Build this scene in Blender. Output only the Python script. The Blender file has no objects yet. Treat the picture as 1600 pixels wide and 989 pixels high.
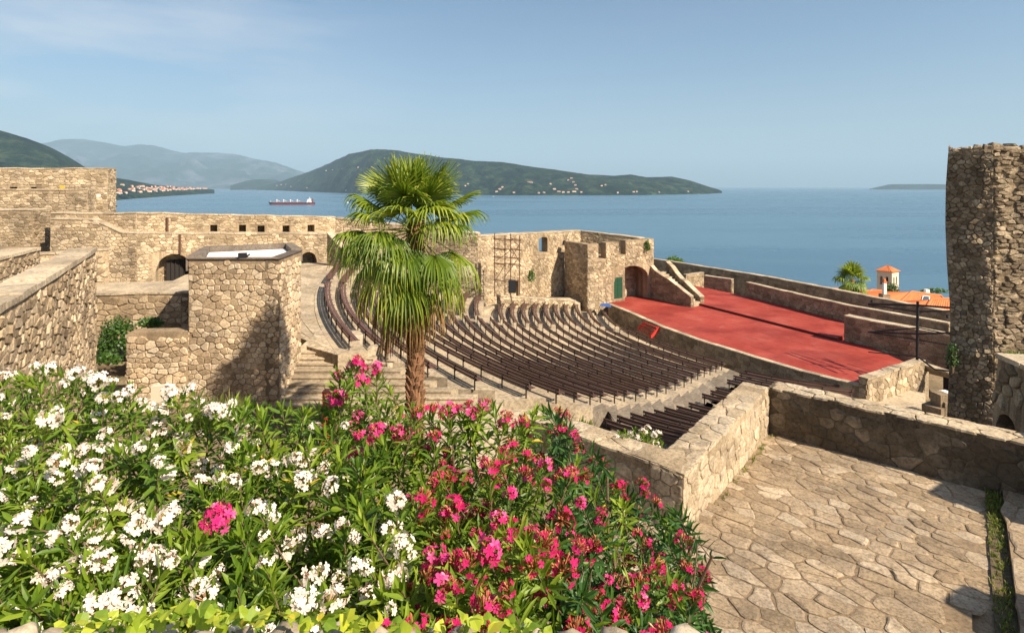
import bpy, math, random
from mathutils import Vector, noise, Matrix
R = math.radians
random.seed(7)
sc = bpy.context.scene
COL = sc.collection
# ------------------------------------------------------------ camera, sky, sun, exposure
F = 900.0; HY = 291.0
cam_d = bpy.data.cameras.new('camera'); cam = bpy.data.objects.new('camera', cam_d); COL.objects.link(cam)
cam.location = (0, 0, 0); cam.rotation_euler = (R(90), 0, 0)
cam_d.sensor_width = 36; cam_d.lens = 36 * F / 1600; cam_d.shift_y = -(494.5 - HY) / 1600
cam_d.clip_start = 0.1; cam_d.clip_end = 200000
sc.camera = cam
SUN_AZ = Vector((0.80, -0.59, 0)).normalized(); SUN_EL = R(40)
SUN = Vector((SUN_AZ.x * math.cos(SUN_EL), SUN_AZ.y * math.cos(SUN_EL), math.sin(SUN_EL)))
w = bpy.data.worlds.new("World"); sc.world = w; w.use_nodes = True
nt = w.node_tree; nt.nodes.clear()
wo = nt.nodes.new('ShaderNodeOutputWorld'); bg = nt.nodes.new('ShaderNodeBackground')
sky = nt.nodes.new('ShaderNodeTexSky'); sky.sky_type = 'NISHITA'; sky.sun_disc = False
sky.sun_elevation = SUN_EL; sky.sun_rotation = math.atan2(SUN.x, SUN.y)
sky.altitude = 80; sky.air_density = 1.0; sky.dust_density = 1.6; sky.ozone_density = 2.5
hs = nt.nodes.new('ShaderNodeHueSaturation'); hs.inputs['Saturation'].default_value = 1.12
# thin cloud veil, high on the left
tc = nt.nodes.new('ShaderNodeTexCoord'); mp = nt.nodes.new('ShaderNodeMapping'); mp.inputs['Scale'].default_value = (1.0, 1.0, 5.0)
mp.inputs['Rotation'].default_value = (0, R(14), 0)
ns = nt.nodes.new('ShaderNodeTexNoise'); ns.inputs['Scale'].default_value = 2.2; ns.inputs['Detail'].default_value = 7; ns.inputs['Roughness'].default_value = 0.55
rp = nt.nodes.new('ShaderNodeValToRGB'); rp.color_ramp.elements[0].position = 0.42; rp.color_ramp.elements[1].position = 0.64
rp.color_ramp.elements[1].color = (0.62, 0.62, 0.62, 1)
mx = nt.nodes.new('ShaderNodeMixRGB'); mx.inputs[2].default_value = (7.0, 6.9, 6.9, 1)
L = nt.links.new
sx_ = nt.nodes.new('ShaderNodeSeparateXYZ'); mr = nt.nodes.new('ShaderNodeMapRange'); mr.interpolation_type = 'SMOOTHSTEP'
mr.inputs['From Min'].default_value = -0.10; mr.inputs['From Max'].default_value = -0.60; mr.inputs['To Min'].default_value = 0.04; mr.inputs['To Max'].default_value = 1.0
ml = nt.nodes.new('ShaderNodeMath'); ml.operation = 'MULTIPLY'
L(tc.outputs['Generated'], mp.inputs[0]); L(mp.outputs[0], ns.inputs[0]); L(ns.outputs[0], rp.inputs[0]); L(tc.outputs['Generated'], sx_.inputs[0]); L(sx_.outputs[0], mr.inputs['Value'])
L(rp.outputs[0], ml.inputs[0]); L(mr.outputs[0], ml.inputs[1]); L(ml.outputs[0], mx.inputs[0])
L(sky.outputs[0], hs.inputs['Color']); L(hs.outputs[0], mx.inputs[1]); L(mx.outputs[0], bg.inputs[0]); bg.inputs[1].default_value = 0.056
L(bg.outputs[0], wo.inputs[0])
sd = bpy.data.lights.new('sun', 'SUN'); sd.energy = 5.0; sd.angle = R(0.55); sd.color = (1.0, 0.87, 0.68)
so = bpy.data.objects.new('sun', sd); COL.objects.link(so); so.rotation_euler = SUN.to_track_quat('Z', 'Y').to_euler(); so.location = (30, -20, 40)
sc.view_settings.view_transform = 'Standard'; sc.view_settings.look = 'None'; sc.view_settings.exposure = 1.17; sc.view_settings.gamma = 1
sc.cycles.volume_step_rate = 5; sc.cycles.volume_bounces = 0; sc.cycles.max_bounces = 8; sc.cycles.transparent_max_bounces = 12

def P(px, py, z):
    """ground plan point seen at photo pixel (px, py) when it lies at height z (relative to the eye)"""
    Y = -z * F / (py - HY)
    return ((px - 800) / F * Y, Y)
def PY(px, Y): return (px - 800) / F * Y
def PZ(py, Y): return (HY - py) / F * Y

# ------------------------------------------------------------ mesh builder
WL = {}
def tag(o, label=None, cat=None, group=None, kind=None):
    if label: o['label'] = label
    if cat: o['category'] = cat
    if group: o['group'] = group
    if kind: o['kind'] = kind
    return o
def empty(name, loc, label, cat, group=None):
    o = bpy.data.objects.new(name, None); COL.objects.link(o); o.location = loc; o.empty_display_size = 0.3
    WL[o] = Vector(loc); return tag(o, label, cat, group)
class MB:
    def __init__(s): s.v = []; s.f = []; s.m = []; s.r = []
    def poly(s, pts, m=0, r=None):
        n = len(s.v); s.v.extend(pts); s.f.append(tuple(range(n, n + len(pts)))); s.m.append(m); s.r.append(random.random() if r is None else r)
    def raw(s, vs, fs, m=0, r=None):
        n = len(s.v); s.v.extend(vs); rr = random.random() if r is None else r
        for f in fs: s.f.append(tuple(i + n for i in f)); s.m.append(m); s.r.append(rr)
    def hexa(s, a, b, m=0, r=None):
        """a: 4 bottom points, b: 4 top points"""
        s.raw(list(a) + list(b), [(3, 2, 1, 0), (4, 5, 6, 7), (0, 1, 5, 4), (1, 2, 6, 5), (2, 3, 7, 6), (3, 0, 4, 7)], m, r)
    def box(s, c, sx, sy, sz, rz=0, m=0, r=None):
        """c: centre of the base"""
        ca, sa = math.cos(rz), math.sin(rz)
        q = [(c[0] + x * ca - y * sa, c[1] + x * sa + y * ca) for x, y in ((-sx/2, -sy/2), (sx/2, -sy/2), (sx/2, sy/2), (-sx/2, sy/2))]
        s.hexa([(x, y, c[2]) for x, y in q], [(x, y, c[2] + sz) for x, y in q], m, r)
    def slab(s, pts, z0, z1, m=0, r=None):
        n = len(pts)
        z0 = z0 if isinstance(z0, (list, tuple)) else [z0] * n; z1 = z1 if isinstance(z1, (list, tuple)) else [z1] * n
        vs = [(p[0], p[1], z0[i]) for i, p in enumerate(pts)] + [(p[0], p[1], z1[i]) for i, p in enumerate(pts)]
        s.raw(vs, [tuple(range(n))[::-1], tuple(range(n, 2 * n))] + [(i, (i + 1) % n, n + (i + 1) % n, n + i) for i in range(n)], m, r)
    def tube(s, pts, rad, n=6, m=0, r=None, cap=True):
        pts = [Vector(p) for p in pts]; k = len(pts)
        rad = rad if isinstance(rad, (list, tuple)) else [rad] * k
        vs = []; ref = Vector((0.123, 0.31, 0.9)).normalized()
        for i, p in enumerate(pts):
            d = (pts[min(i + 1, k - 1)] - pts[max(i - 1, 0)]).normalized()
            if abs(d.dot(ref)) > 0.98: u = d.cross(Vector((1, 0, 0))).normalized()
            else: u = d.cross(ref).normalized()
            w_ = d.cross(u)
            for j in range(n):
                a = 2 * math.pi * j / n; q = p + (u * math.cos(a) + w_ * math.sin(a)) * rad[i]; vs.append((q.x, q.y, q.z))
        fs = [(i * n + j, i * n + (j + 1) % n, (i + 1) * n + (j + 1) % n, (i + 1) * n + j) for i in range(k - 1) for j in range(n)]
        if cap: fs += [tuple(range(n))[::-1], tuple(range((k - 1) * n, k * n))]
        s.raw(vs, fs, m, r)
    def sweep(s, path, w0, w1, z0, z1, m=0, r=None):
        """box section along a plan path [(x,y,z,nx,ny)]: lateral w0..w1, height z0..z1"""
        vs = []
        for x, y, z, nx, ny in path:
            vs += [(x + nx * w0, y + ny * w0, z + z0), (x + nx * w1, y + ny * w1, z + z0), (x + nx * w1, y + ny * w1, z + z1), (x + nx * w0, y + ny * w0, z + z1)]
        k = len(path); fs = [(3, 2, 1, 0), tuple(range(4 * k - 4, 4 * k))]
        for i in range(k - 1):
            for j in range(4): fs.append((i * 4 + j, i * 4 + (j + 1) % 4, i * 4 + 4 + (j + 1) % 4, i * 4 + 4 + j))
        s.raw(vs, fs, m, r)
    def build(s, name, mats, parent=None, smooth=False, origin=None, mesh_only=False):
        if origin is None:
            if s.v:
                n = len(s.v); origin = Vector((sum(p[0] for p in s.v) / n, sum(p[1] for p in s.v) / n, sum(p[2] for p in s.v) / n))
            else: origin = Vector((0, 0, 0))
        origin = Vector(origin)
        me = bpy.data.meshes.new(name)
        me.from_pydata([(p[0] - origin.x, p[1] - origin.y, p[2] - origin.z) for p in s.v], [], s.f)
        for mt in (mats if isinstance(mats, (list, tuple)) else [mats]): me.materials.append(mt)
        me.polygons.foreach_set('material_index', s.m)
        if smooth: me.polygons.foreach_set('use_smooth', [True] * len(s.f))
        at = me.attributes.new('rnd', 'FLOAT', 'FACE'); at.data.foreach_set('value', s.r)
        if mesh_only: return me
        o = bpy.data.objects.new(name, me); COL.objects.link(o)
        WL[o] = origin
        if parent is not None: o.parent = parent; o.location = origin - WL[parent]
        else: o.location = origin
        return o
def inst(name, me, loc, rot=None, scale=1.0, parent=None):
    o = bpy.data.objects.new(name, me); COL.objects.link(o)
    WL[o] = Vector(loc)
    if parent is not None: o.parent = parent; o.location = Vector(loc) - WL[parent]
    else: o.location = loc
    if rot is not None: o.rotation_euler = rot
    o.scale = (scale, scale, scale) if not isinstance(scale, tuple) else scale
    return o

# ------------------------------------------------------------ materials
def newmat(name):
    m = bpy.data.materials.new(name); m.use_nodes = True; t = m.node_tree; t.nodes.clear()
    out = t.nodes.new('ShaderNodeOutputMaterial'); b = t.nodes.new('ShaderNodeBsdfPrincipled')
    t.links.new(b.outputs[0], out.inputs[0]); return m, t, b, out
def ramp(t, stops):
    r = t.nodes.new('ShaderNodeValToRGB'); e = r.color_ramp.elements
    while len(e) < len(stops): e.new(0.5)
    for i, (p, c) in enumerate(stops): e[i].position = p; e[i].color = (*c, 1)
    return r
def nz(t, vec, scale, detail=4, rough=0.6):
    n = t.nodes.new('ShaderNodeTexNoise'); n.inputs['Scale'].default_value = scale; n.inputs['Detail'].default_value = detail; n.inputs['Roughness'].default_value = rough
    t.links.new(vec, n.inputs['Vector']); return n.outputs[0]
def mixc(t, fac, a, b, mode='MIX'):
    m = t.nodes.new('ShaderNodeMixRGB'); m.blend_type = mode
    for i, x in ((0, fac), (1, a), (2, b)):
        if hasattr(x, 'node'): t.links.new(x, m.inputs[i])
        elif isinstance(x, (int, float)): m.inputs[i].default_value = x
        else: m.inputs[i].default_value = (*x, 1)
    return m.outputs[0]
def mathn(t, op, a, b=0.0):
    m = t.nodes.new('ShaderNodeMath'); m.operation = op
    for i, x in ((0, a), (1, b)):
        if hasattr(x, 'node'): t.links.new(x, m.inputs[i])
        else: m.inputs[i].default_value = x
    return m.outputs[0]
def posn(t): return t.nodes.new('ShaderNodeNewGeometry').outputs['Position']
def stone_mat(name, cols, grain=9.0, bump=0.02, stain=(0.095, 0.066, 0.038), stain_amt=0.55, stain_scale=0.45, rough=0.9, stretch=1.0, fine=1.0, rw=0.6):
    m, t, b, out = newmat(name)
    p = posn(t)
    a = t.nodes.new('ShaderNodeAttribute'); a.attribute_name = 'rnd'
    n1 = nz(t, p, grain * 0.35, 5, 0.65)
    v = mathn(t, 'ADD', mathn(t, 'MULTIPLY', a.outputs['Fac'], rw), mathn(t, 'MULTIPLY', n1, 1 - rw))
    r = ramp(t, [(0.18 + i * 0.62 / (len(cols) - 1), c) for i, c in enumerate(cols)]); t.links.new(v, r.inputs[0])
    n2 = nz(t, p, grain * 2.2, 8, 0.72)
    rn = ramp(t, [(0.34, (0.50, 0.48, 0.45)), (0.5, (0.98, 0.97, 0.96)), (0.66, (1.30, 1.29, 1.27))]); t.links.new(n2, rn.inputs[0])
    c = mixc(t, fine, r.outputs[0], rn.outputs[0], 'MULTIPLY')
    n6 = nz(t, p, grain * 0.12, 6, 0.7); rn6 = ramp(t, [(0.36, (0.72, 0.72, 0.74)), (0.64, (1.18, 1.16, 1.13))]); t.links.new(n6, rn6.inputs[0])
    c = mixc(t, 1.0, c, rn6.outputs[0], 'MULTIPLY'); c = mixc(t, 1.0, c, (0.98, 0.95, 0.905), 'MULTIPLY')
    mpn = t.nodes.new('ShaderNodeMapping'); mpn.inputs['Scale'].default_value = (1, 1, 1 / stretch); t.links.new(p, mpn.inputs[0])
    n3 = nz(t, mpn.outputs[0], stain_scale, 7, 0.7)
    rr = ramp(t, [(0.46, (0, 0, 0)), (0.68, (1, 1, 1))]); t.links.new(n3, rr.inputs[0])
    c = mixc(t, mathn(t, 'MULTIPLY', rr.outputs[0], stain_amt), c, stain)
    n5 = nz(t, p, grain * 1.1, 4, 0.6); r5 = ramp(t, [(0.60, (0, 0, 0)), (0.72, (1, 1, 1))]); t.links.new(n5, r5.inputs[0])
    c = mixc(t, mathn(t, 'MULTIPLY', r5.outputs[0], stain_amt * 0.45), c, stain)
    t.links.new(c, b.inputs['Base Color']); b.inputs['Roughness'].default_value = rough; b.inputs['Specular IOR Level'].default_value = 0.2
    n4 = nz(t, p, grain * 0.8, 9, 0.72)
    bp = t.nodes.new('ShaderNodeBump'); bp.inputs['Strength'].default_value = 1.0; bp.inputs['Distance'].default_value = bump
    t.links.new(n4, bp.inputs['Height']); t.links.new(bp.outputs[0], b.inputs['Normal'])
    return m
def plain(name, col, rough=0.6, metal=0.0, var=0.25, scale=6.0, bump=0.0, spec=0.4):
    m, t, b, out = newmat(name); p = posn(t)
    n = nz(t, p, scale, 5)
    a = t.nodes.new('ShaderNodeAttribute'); a.attribute_name = 'rnd'
    v = mathn(t, 'ADD', mathn(t, 'MULTIPLY', n, 0.6), mathn(t, 'MULTIPLY', a.outputs['Fac'], 0.4))
    c = mixc(t, v, tuple(x * (1 - var) for x in col), tuple(min(1, x * (1 + var)) for x in col))
    t.links.new(c, b.inputs['Base Color']); b.inputs['Roughness'].default_value = rough; b.inputs['Metallic'].default_value = metal
    b.inputs['Specular IOR Level'].default_value = spec
    if bump:
        bp = t.nodes.new('ShaderNodeBump'); bp.inputs['Distance'].default_value = bump; t.links.new(nz(t, p, scale * 4, 6), bp.inputs['Height']); t.links.new(bp.outputs[0], b.inputs['Normal'])
    return m
def leaf_mat(name, stops, trans=0.35, rough=0.45, spec=0.4):
    m, t, b, out = newmat(name)
    a = t.nodes.new('ShaderNodeAttribute'); a.attribute_name = 'rnd'
    oi = t.nodes.new('ShaderNodeObjectInfo')
    v = mathn(t, 'ADD', mathn(t, 'MULTIPLY', a.outputs['Fac'], 0.8), mathn(t, 'MULTIPLY', oi.outputs['Random'], 0.2))
    r = ramp(t, stops); t.links.new(v, r.inputs[0]); t.links.new(r.outputs[0], b.inputs['Base Color'])
    b.inputs['Roughness'].default_value = rough; b.inputs['Specular IOR Level'].default_value = spec
    tr = t.nodes.new('ShaderNodeBsdfTranslucent'); g = mixc(t, 1.0, r.outputs[0], (1.5, 1.55, 0.8), 'MULTIPLY'); t.links.new(g, tr.inputs[0])
    ms = t.nodes.new('ShaderNodeMixShader'); ms.inputs[0].default_value = trans
    t.links.new(b.outputs[0], ms.inputs[1]); t.links.new(tr.outputs[0], ms.inputs[2]); t.links.new(ms.outputs[0], out.inputs[0])
    return m
TAN = [(0.20, 0.15, 0.10), (0.33, 0.26, 0.175), (0.43, 0.345, 0.24), (0.56, 0.465, 0.34)]
M = {}
M['stone'] = stone_mat('wall_stone', TAN, 9, 0.03, stain_amt=0.5)
M['booth'] = stone_mat('booth_stone', [(0.28, 0.215, 0.145), (0.41, 0.325, 0.225), (0.50, 0.41, 0.295), (0.60, 0.51, 0.385)], 9, 0.02, stain_amt=0.18)
M['mortar'] = stone_mat('mortar', [(0.17, 0.13, 0.088), (0.29, 0.225, 0.155), (0.38, 0.30, 0.21)], 12, 0.02, stain_amt=0.35)
M['far'] = stone_mat('rampart_stone', [(0.25, 0.195, 0.13), (0.38, 0.305, 0.21), (0.48, 0.395, 0.28), (0.60, 0.51, 0.38)], 5, 0.05, stain_amt=0.62, stain_scale=0.22, stretch=3.0)
M['farm'] = stone_mat('rampart_mortar', [(0.24, 0.185, 0.125), (0.37, 0.295, 0.20), (0.45, 0.365, 0.255)], 6, 0.04, stain_amt=0.6, stain_scale=0.22, stretch=3.0)
M['cope'] = stone_mat('coping_stone', [(0.36, 0.30, 0.22), (0.46, 0.39, 0.29), (0.55, 0.48, 0.37)], 5, 0.012, stain_amt=0.3)
M['tower'] = stone_mat('tower_stone', [(0.15, 0.118, 0.082), (0.26, 0.208, 0.145), (0.36, 0.295, 0.21), (0.48, 0.40, 0.295)], 9, 0.05, stain_amt=0.5, stain_scale=0.8)
M['pave'] = stone_mat('paving_stone', [(0.235, 0.18, 0.122), (0.305, 0.24, 0.165), (0.355, 0.285, 0.205), (0.47, 0.40, 0.31)], 12, 0.02, rw=0.5, stain_amt=0.25, stain_scale=0.9, stain=(0.16, 0.12, 0.085))
M['pavem'] = stone_mat('paving_mortar', [(0.19, 0.142, 0.09), (0.265, 0.20, 0.132), (0.32, 0.25, 0.17)], 9, 0.012, stain_amt=0.3, stain_scale=1.2)
M['tread'] = stone_mat('seating_stone', [(0.34, 0.285, 0.21), (0.42, 0.355, 0.265), (0.50, 0.43, 0.33)], 3, 0.01, stain_amt=0.3, stain_scale=0.5)
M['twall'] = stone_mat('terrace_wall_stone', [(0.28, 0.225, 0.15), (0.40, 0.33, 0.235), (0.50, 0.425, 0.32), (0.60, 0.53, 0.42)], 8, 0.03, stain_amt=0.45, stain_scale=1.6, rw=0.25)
M['twalld'] = stone_mat('shaded_terrace_stone', [(0.07, 0.058, 0.043), (0.12, 0.098, 0.07), (0.18, 0.148, 0.108), (0.32, 0.27, 0.205)], 6, 0.035, stain_amt=0.5, stain_scale=1.3, rw=0.35)  # darker copy of the terrace stone: shade plus lichen stain put into the colour
M['twalldm'] = stone_mat('shaded_terrace_mortar', [(0.07, 0.058, 0.042), (0.12, 0.098, 0.07), (0.18, 0.148, 0.108)], 8, 0.03, stain_amt=0.5, stain_scale=1.3)  # mortar copy darkened for the same painted shade
M['stagew'] = stone_mat('stage_wall_stone', [(0.22, 0.17, 0.115), (0.32, 0.26, 0.18), (0.40, 0.33, 0.235)], 6, 0.02, stain_amt=0.5, stain_scale=0.6)
M['twallm'] = stone_mat('terrace_wall_mortar', [(0.26, 0.205, 0.14), (0.37, 0.30, 0.21), (0.46, 0.38, 0.28)], 10, 0.025, stain_amt=0.4, stain_scale=1.6)
M['towerm'] = stone_mat('tower_mortar', [(0.13, 0.10, 0.065), (0.23, 0.18, 0.12), (0.33, 0.26, 0.175)], 10, 0.04, stain_amt=0.45, stain_scale=0.8)
M['treadg'] = stone_mat('shaded_dirty_step_stone', [(0.15, 0.13, 0.105), (0.22, 0.19, 0.155), (0.30, 0.265, 0.22)], 3, 0.02, stain_amt=0.4, stain_scale=0.8)  # darker step stone: near-aisle shade and dirt put into the colour
M['wood'] = plain('bench_wood', (0.095, 0.052, 0.036), 0.55, var=0.35, scale=3)
M['redwood'] = plain('bench_wood_far', (0.12, 0.058, 0.04), 0.55, var=0.35, scale=3)
M['iron'] = plain('iron', (0.03, 0.022, 0.02), 0.5, var=0.2)
M['rust'] = plain('rusty_steel', (0.10, 0.05, 0.03), 0.8, var=0.4)
M['black'] = plain('black_paint', (0.012, 0.012, 0.014), 0.5, var=0.2)
M['white'] = plain('white_paint', (0.78, 0.76, 0.72), 0.6, var=0.06)
M['red'] = plain('red_paint', (0.50, 0.035, 0.025), 0.5, var=0.15)
M['green'] = plain('green_shutter', (0.012, 0.06, 0.03), 0.5, var=0.2)
M['blue'] = plain('blue_tarp', (0.08, 0.16, 0.42), 0.5, var=0.2)
M['bark'] = plain('bark', (0.13, 0.085, 0.05), 0.9, var=0.4, scale=12, bump=0.01)
M['trunk'] = plain('palm_trunk', (0.20, 0.10, 0.05), 0.95, var=0.5, scale=10, bump=0.02)
M['soil'] = stone_mat('soil', [(0.10, 0.075, 0.045), (0.20, 0.155, 0.10), (0.28, 0.22, 0.145)], 3, 0.04, stain=(0.05, 0.07, 0.02), stain_amt=0.5)
M['tile'] = plain('roof_tile', (0.55, 0.16, 0.05), 0.8, var=0.35, scale=3)
M['plaster'] = plain('pale_plaster', (0.60, 0.50, 0.38), 0.85, var=0.12, scale=1)
M['glass'] = plain('dark_glass', (0.05, 0.07, 0.09), 0.1, var=0.1, spec=0.8)
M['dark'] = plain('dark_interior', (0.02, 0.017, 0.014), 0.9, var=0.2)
M['leaf'] = leaf_mat('oleander_leaf', [(0.0, (0.034, 0.078, 0.010)), (0.3, (0.08, 0.150, 0.013)), (0.62, (0.19, 0.275, 0.022)), (0.9, (0.34, 0.40, 0.045)), (1.0, (0.60, 0.38, 0.03))], 0.35)
M['leafd'] = leaf_mat('shaded_oleander_leaf', [(0.0, (0.018, 0.055, 0.012)), (0.5, (0.04, 0.105, 0.02)), (0.95, (0.09, 0.19, 0.03)), (1.0, (0.4, 0.3, 0.04))], 0.3)  # darker leaf copy: shade of the right bush and deep layer put into colour
M['wflower'] = leaf_mat('white_petal', [(0.0, (0.62, 0.46, 0.43)), (0.4, (0.74, 0.63, 0.59)), (1.0, (0.80, 0.74, 0.70))], 0.2, 0.7, 0.1)
M['pflower'] = leaf_mat('pink_petal', [(0.0, (0.40, 0.008, 0.08)), (0.5, (0.62, 0.025, 0.18)), (0.85, (0.76, 0.12, 0.34)), (1.0, (0.82, 0.34, 0.50))], 0.25, 0.7, 0.1)
M['cflower'] = leaf_mat('crimson_petal', [(0.0, (0.28, 0.005, 0.04)), (0.6, (0.52, 0.014, 0.12)), (1.0, (0.70, 0.07, 0.30))], 0.25, 0.7, 0.1)
M['bud'] = leaf_mat('bud', [(0.0, (0.32, 0.05, 0.03)), (0.5, (0.50, 0.16, 0.08)), (1.0, (0.62, 0.30, 0.16))], 0.2)
M['budw'] = leaf_mat('pale_bud', [(0.0, (0.42, 0.16, 0.09)), (0.5, (0.60, 0.38, 0.26)), (1.0, (0.72, 0.58, 0.46))], 0.2)
M['frond'] = leaf_mat('palm_leaf', [(0.0, (0.045, 0.088, 0.008)), (0.38, (0.13, 0.195, 0.016)), (0.72, (0.30, 0.34, 0.035)), (0.93, (0.45, 0.42, 0.07)), (1.0, (0.55, 0.40, 0.10))], 0.3)
M['frondd'] = leaf_mat('dead_palm_leaf', [(0.0, (0.10, 0.055, 0.025)), (0.5, (0.24, 0.14, 0.06)), (1.0, (0.42, 0.28, 0.12))], 0.2, 0.8, 0.1)
M['ivy'] = leaf_mat('ivy_leaf', [(0.0, (0.07, 0.14, 0.01)), (0.3, (0.17, 0.26, 0.015)), (0.7, (0.33, 0.40, 0.03)), (0.9, (0.46, 0.46, 0.04)), (1.0, (0.55, 0.36, 0.04))], 0.35)
M['grass'] = leaf_mat('grass_blade', [(0.0, (0.05, 0.10, 0.01)), (0.6, (0.13, 0.18, 0.03)), (1.0, (0.35, 0.28, 0.08))], 0.3)
M['dry'] = leaf_mat('dry_grass', [(0.0, (0.35, 0.19, 0.06)), (1.0, (0.60, 0.42, 0.16))], 0.3)
M['bush'] = leaf_mat('bush_leaf', [(0.0, (0.02, 0.05, 0.01)), (0.6, (0.05, 0.12, 0.015)), (1.0, (0.12, 0.20, 0.03))], 0.3)
# stage red with worn paint
def stage_mat():
    m, t, b, out = newmat('stage_red_paint'); p = posn(t)
    n1 = nz(t, p, 0.35, 6, 0.65); n2 = nz(t, p, 3.0, 8, 0.7)
    r = ramp(t, [(0.36, (0.25, 0.032, 0.022)), (0.5, (0.32, 0.050, 0.034)), (0.64, (0.37, 0.080, 0.058))]); L_ = t.links.new; L_(mathn(t, 'ADD', mathn(t, 'MULTIPLY', n1, 0.75), mathn(t, 'MULTIPLY', n2, 0.25)), r.inputs[0])
    a = t.nodes.new('ShaderNodeAttribute'); a.attribute_name = 'rnd'
    c = r.outputs[0]
    n3 = nz(t, p, 1.1, 9, 0.75); r3 = ramp(t, [(0.55, (0, 0, 0)), (0.68, (1, 1, 1))]); L_(n3, r3.inputs[0]); c = mixc(t, mathn(t, 'MULTIPLY', r3.outputs[0], 0.35), c, (0.42, 0.16, 0.12))
    n4 = nz(t, p, 0.25, 5, 0.6); r4 = ramp(t, [(0.50, (0, 0, 0)), (0.60, (1, 1, 1))]); L_(n4, r4.inputs[0]); c = mixc(t, mathn(t, 'MULTIPLY', r4.outputs[0], 0.45), c, (0.16, 0.018, 0.014))
    mpb = t.nodes.new('ShaderNodeMapping'); mpb.inputs['Rotation'].default_value = (0, 0, R(65)); L_(p, mpb.inputs[0])
    bk = t.nodes.new('ShaderNodeTexBrick'); bk.inputs['Scale'].default_value = 1; bk.inputs['Brick Width'].default_value = 6; bk.inputs['Row Height'].default_value = 2.0; bk.inputs['Mortar Size'].default_value = 0.02
    bk.inputs['Color1'].default_value = (1, 1, 1, 1); bk.inputs['Color2'].default_value = (0.84, 0.80, 0.80, 1); bk.inputs['Mortar'].default_value = (0.45, 0.4, 0.4, 1); L_(mpb.outputs[0], bk.inputs[0])
    c = mixc(t, 1.0, c, bk.outputs[0], 'MULTIPLY')
    L_(c, b.inputs['Base Color']); b.inputs['Roughness'].default_value = 0.75; b.inputs['Specular IOR Level'].default_value = 0.2
    return m
M['stage'] = stage_mat()
M['riser'] = plain('shaded_dark_red_riser', (0.09, 0.022, 0.018), 0.9, var=0.3)  # step shade put into the colour, on top of its dark red paint
def sea_mat():
    m, t, b, out = newmat('sea_water'); p = posn(t)
    mpn = t.nodes.new('ShaderNodeMapping'); mpn.inputs['Scale'].default_value = (0.0006, 0.0025, 1); mpn.inputs['Rotation'].default_value = (0, 0, R(8)); t.links.new(p, mpn.inputs[0])
    n = nz(t, mpn.outputs[0], 1.0, 8, 0.65)
    r = ramp(t, [(0.42, (0.040, 0.105, 0.168)), (0.58, (0.075, 0.155, 0.225))]); t.links.new(n, r.inputs[0]); t.links.new(r.outputs[0], b.inputs['Base Color'])
    b.inputs['IOR'].default_value = 1.33
    r2 = ramp(t, [(0.35, (0.22,) * 3), (0.7, (0.38,) * 3)]); t.links.new(n, r2.inputs[0]); t.links.new(r2.outputs[0], b.inputs['Roughness'])
    m2 = t.nodes.new('ShaderNodeMapping'); m2.inputs['Scale'].default_value = (0.12, 0.30, 1); t.links.new(p, m2.inputs[0])
    bp = t.nodes.new('ShaderNodeBump'); bp.inputs['Distance'].default_value = 1.2; bp.inputs['Strength'].default_value = 0.6; t.links.new(nz(t, m2.outputs[0], 1, 6, 0.6), bp.inputs['Height']); t.links.new(bp.outputs[0], b.inputs['Normal'])
    return m
M['sea'] = sea_mat()
def hill_mat(name, cols, sc_=0.01, rock=None):
    m, t, b, out = newmat(name); p = posn(t)
    n1 = nz(t, p, sc_, 10, 0.7)
    r = ramp(t, [(0.4 + 0.2 * i / (len(cols) - 1), c) for i, c in enumerate(cols)]); t.links.new(n1, r.inputs[0]); c = r.outputs[0]
    n7 = nz(t, p, 0.022, 5, 0.7); r7 = ramp(t, [(0.40, (0.45, 0.5, 0.5)), (0.62, (1.75, 1.6, 1.4))]); t.links.new(n7, r7.inputs[0]); c = mixc(t, 1.0, c, r7.outputs[0], 'MULTIPLY')
    if rock:
        n2 = nz(t, p, sc_ * 0.5, 10, 0.75); r2 = ramp(t, [(0.5, (0, 0, 0)), (0.62, (1, 1, 1))]); t.links.new(n2, r2.inputs[0]); c = mixc(t, r2.outputs[0], c, rock)
    t.links.new(c, b.inputs['Base Color']); b.inputs['Roughness'].default_value = 1; b.inputs['Specular IOR Level'].default_value = 0.0
    bp = t.nodes.new('ShaderNodeBump'); bp.inputs['Distance'].default_value = 40; bp.inputs['Strength'].default_value = 1; t.links.new(nz(t, p, 0.03, 8, 0.7), bp.inputs['Height']); t.links.new(bp.outputs[0], b.inputs['Normal'])
    return m
M['hill'] = hill_mat('wooded_hill', [(0.003, 0.010, 0.006), (0.010, 0.026, 0.012), (0.034, 0.055, 0.026)], 0.006)
M['mount'] = hill_mat('rocky_mountain', [(0.012, 0.03, 0.022), (0.03, 0.05, 0.04)], 0.0015, rock=(0.11, 0.12, 0.14))

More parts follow.
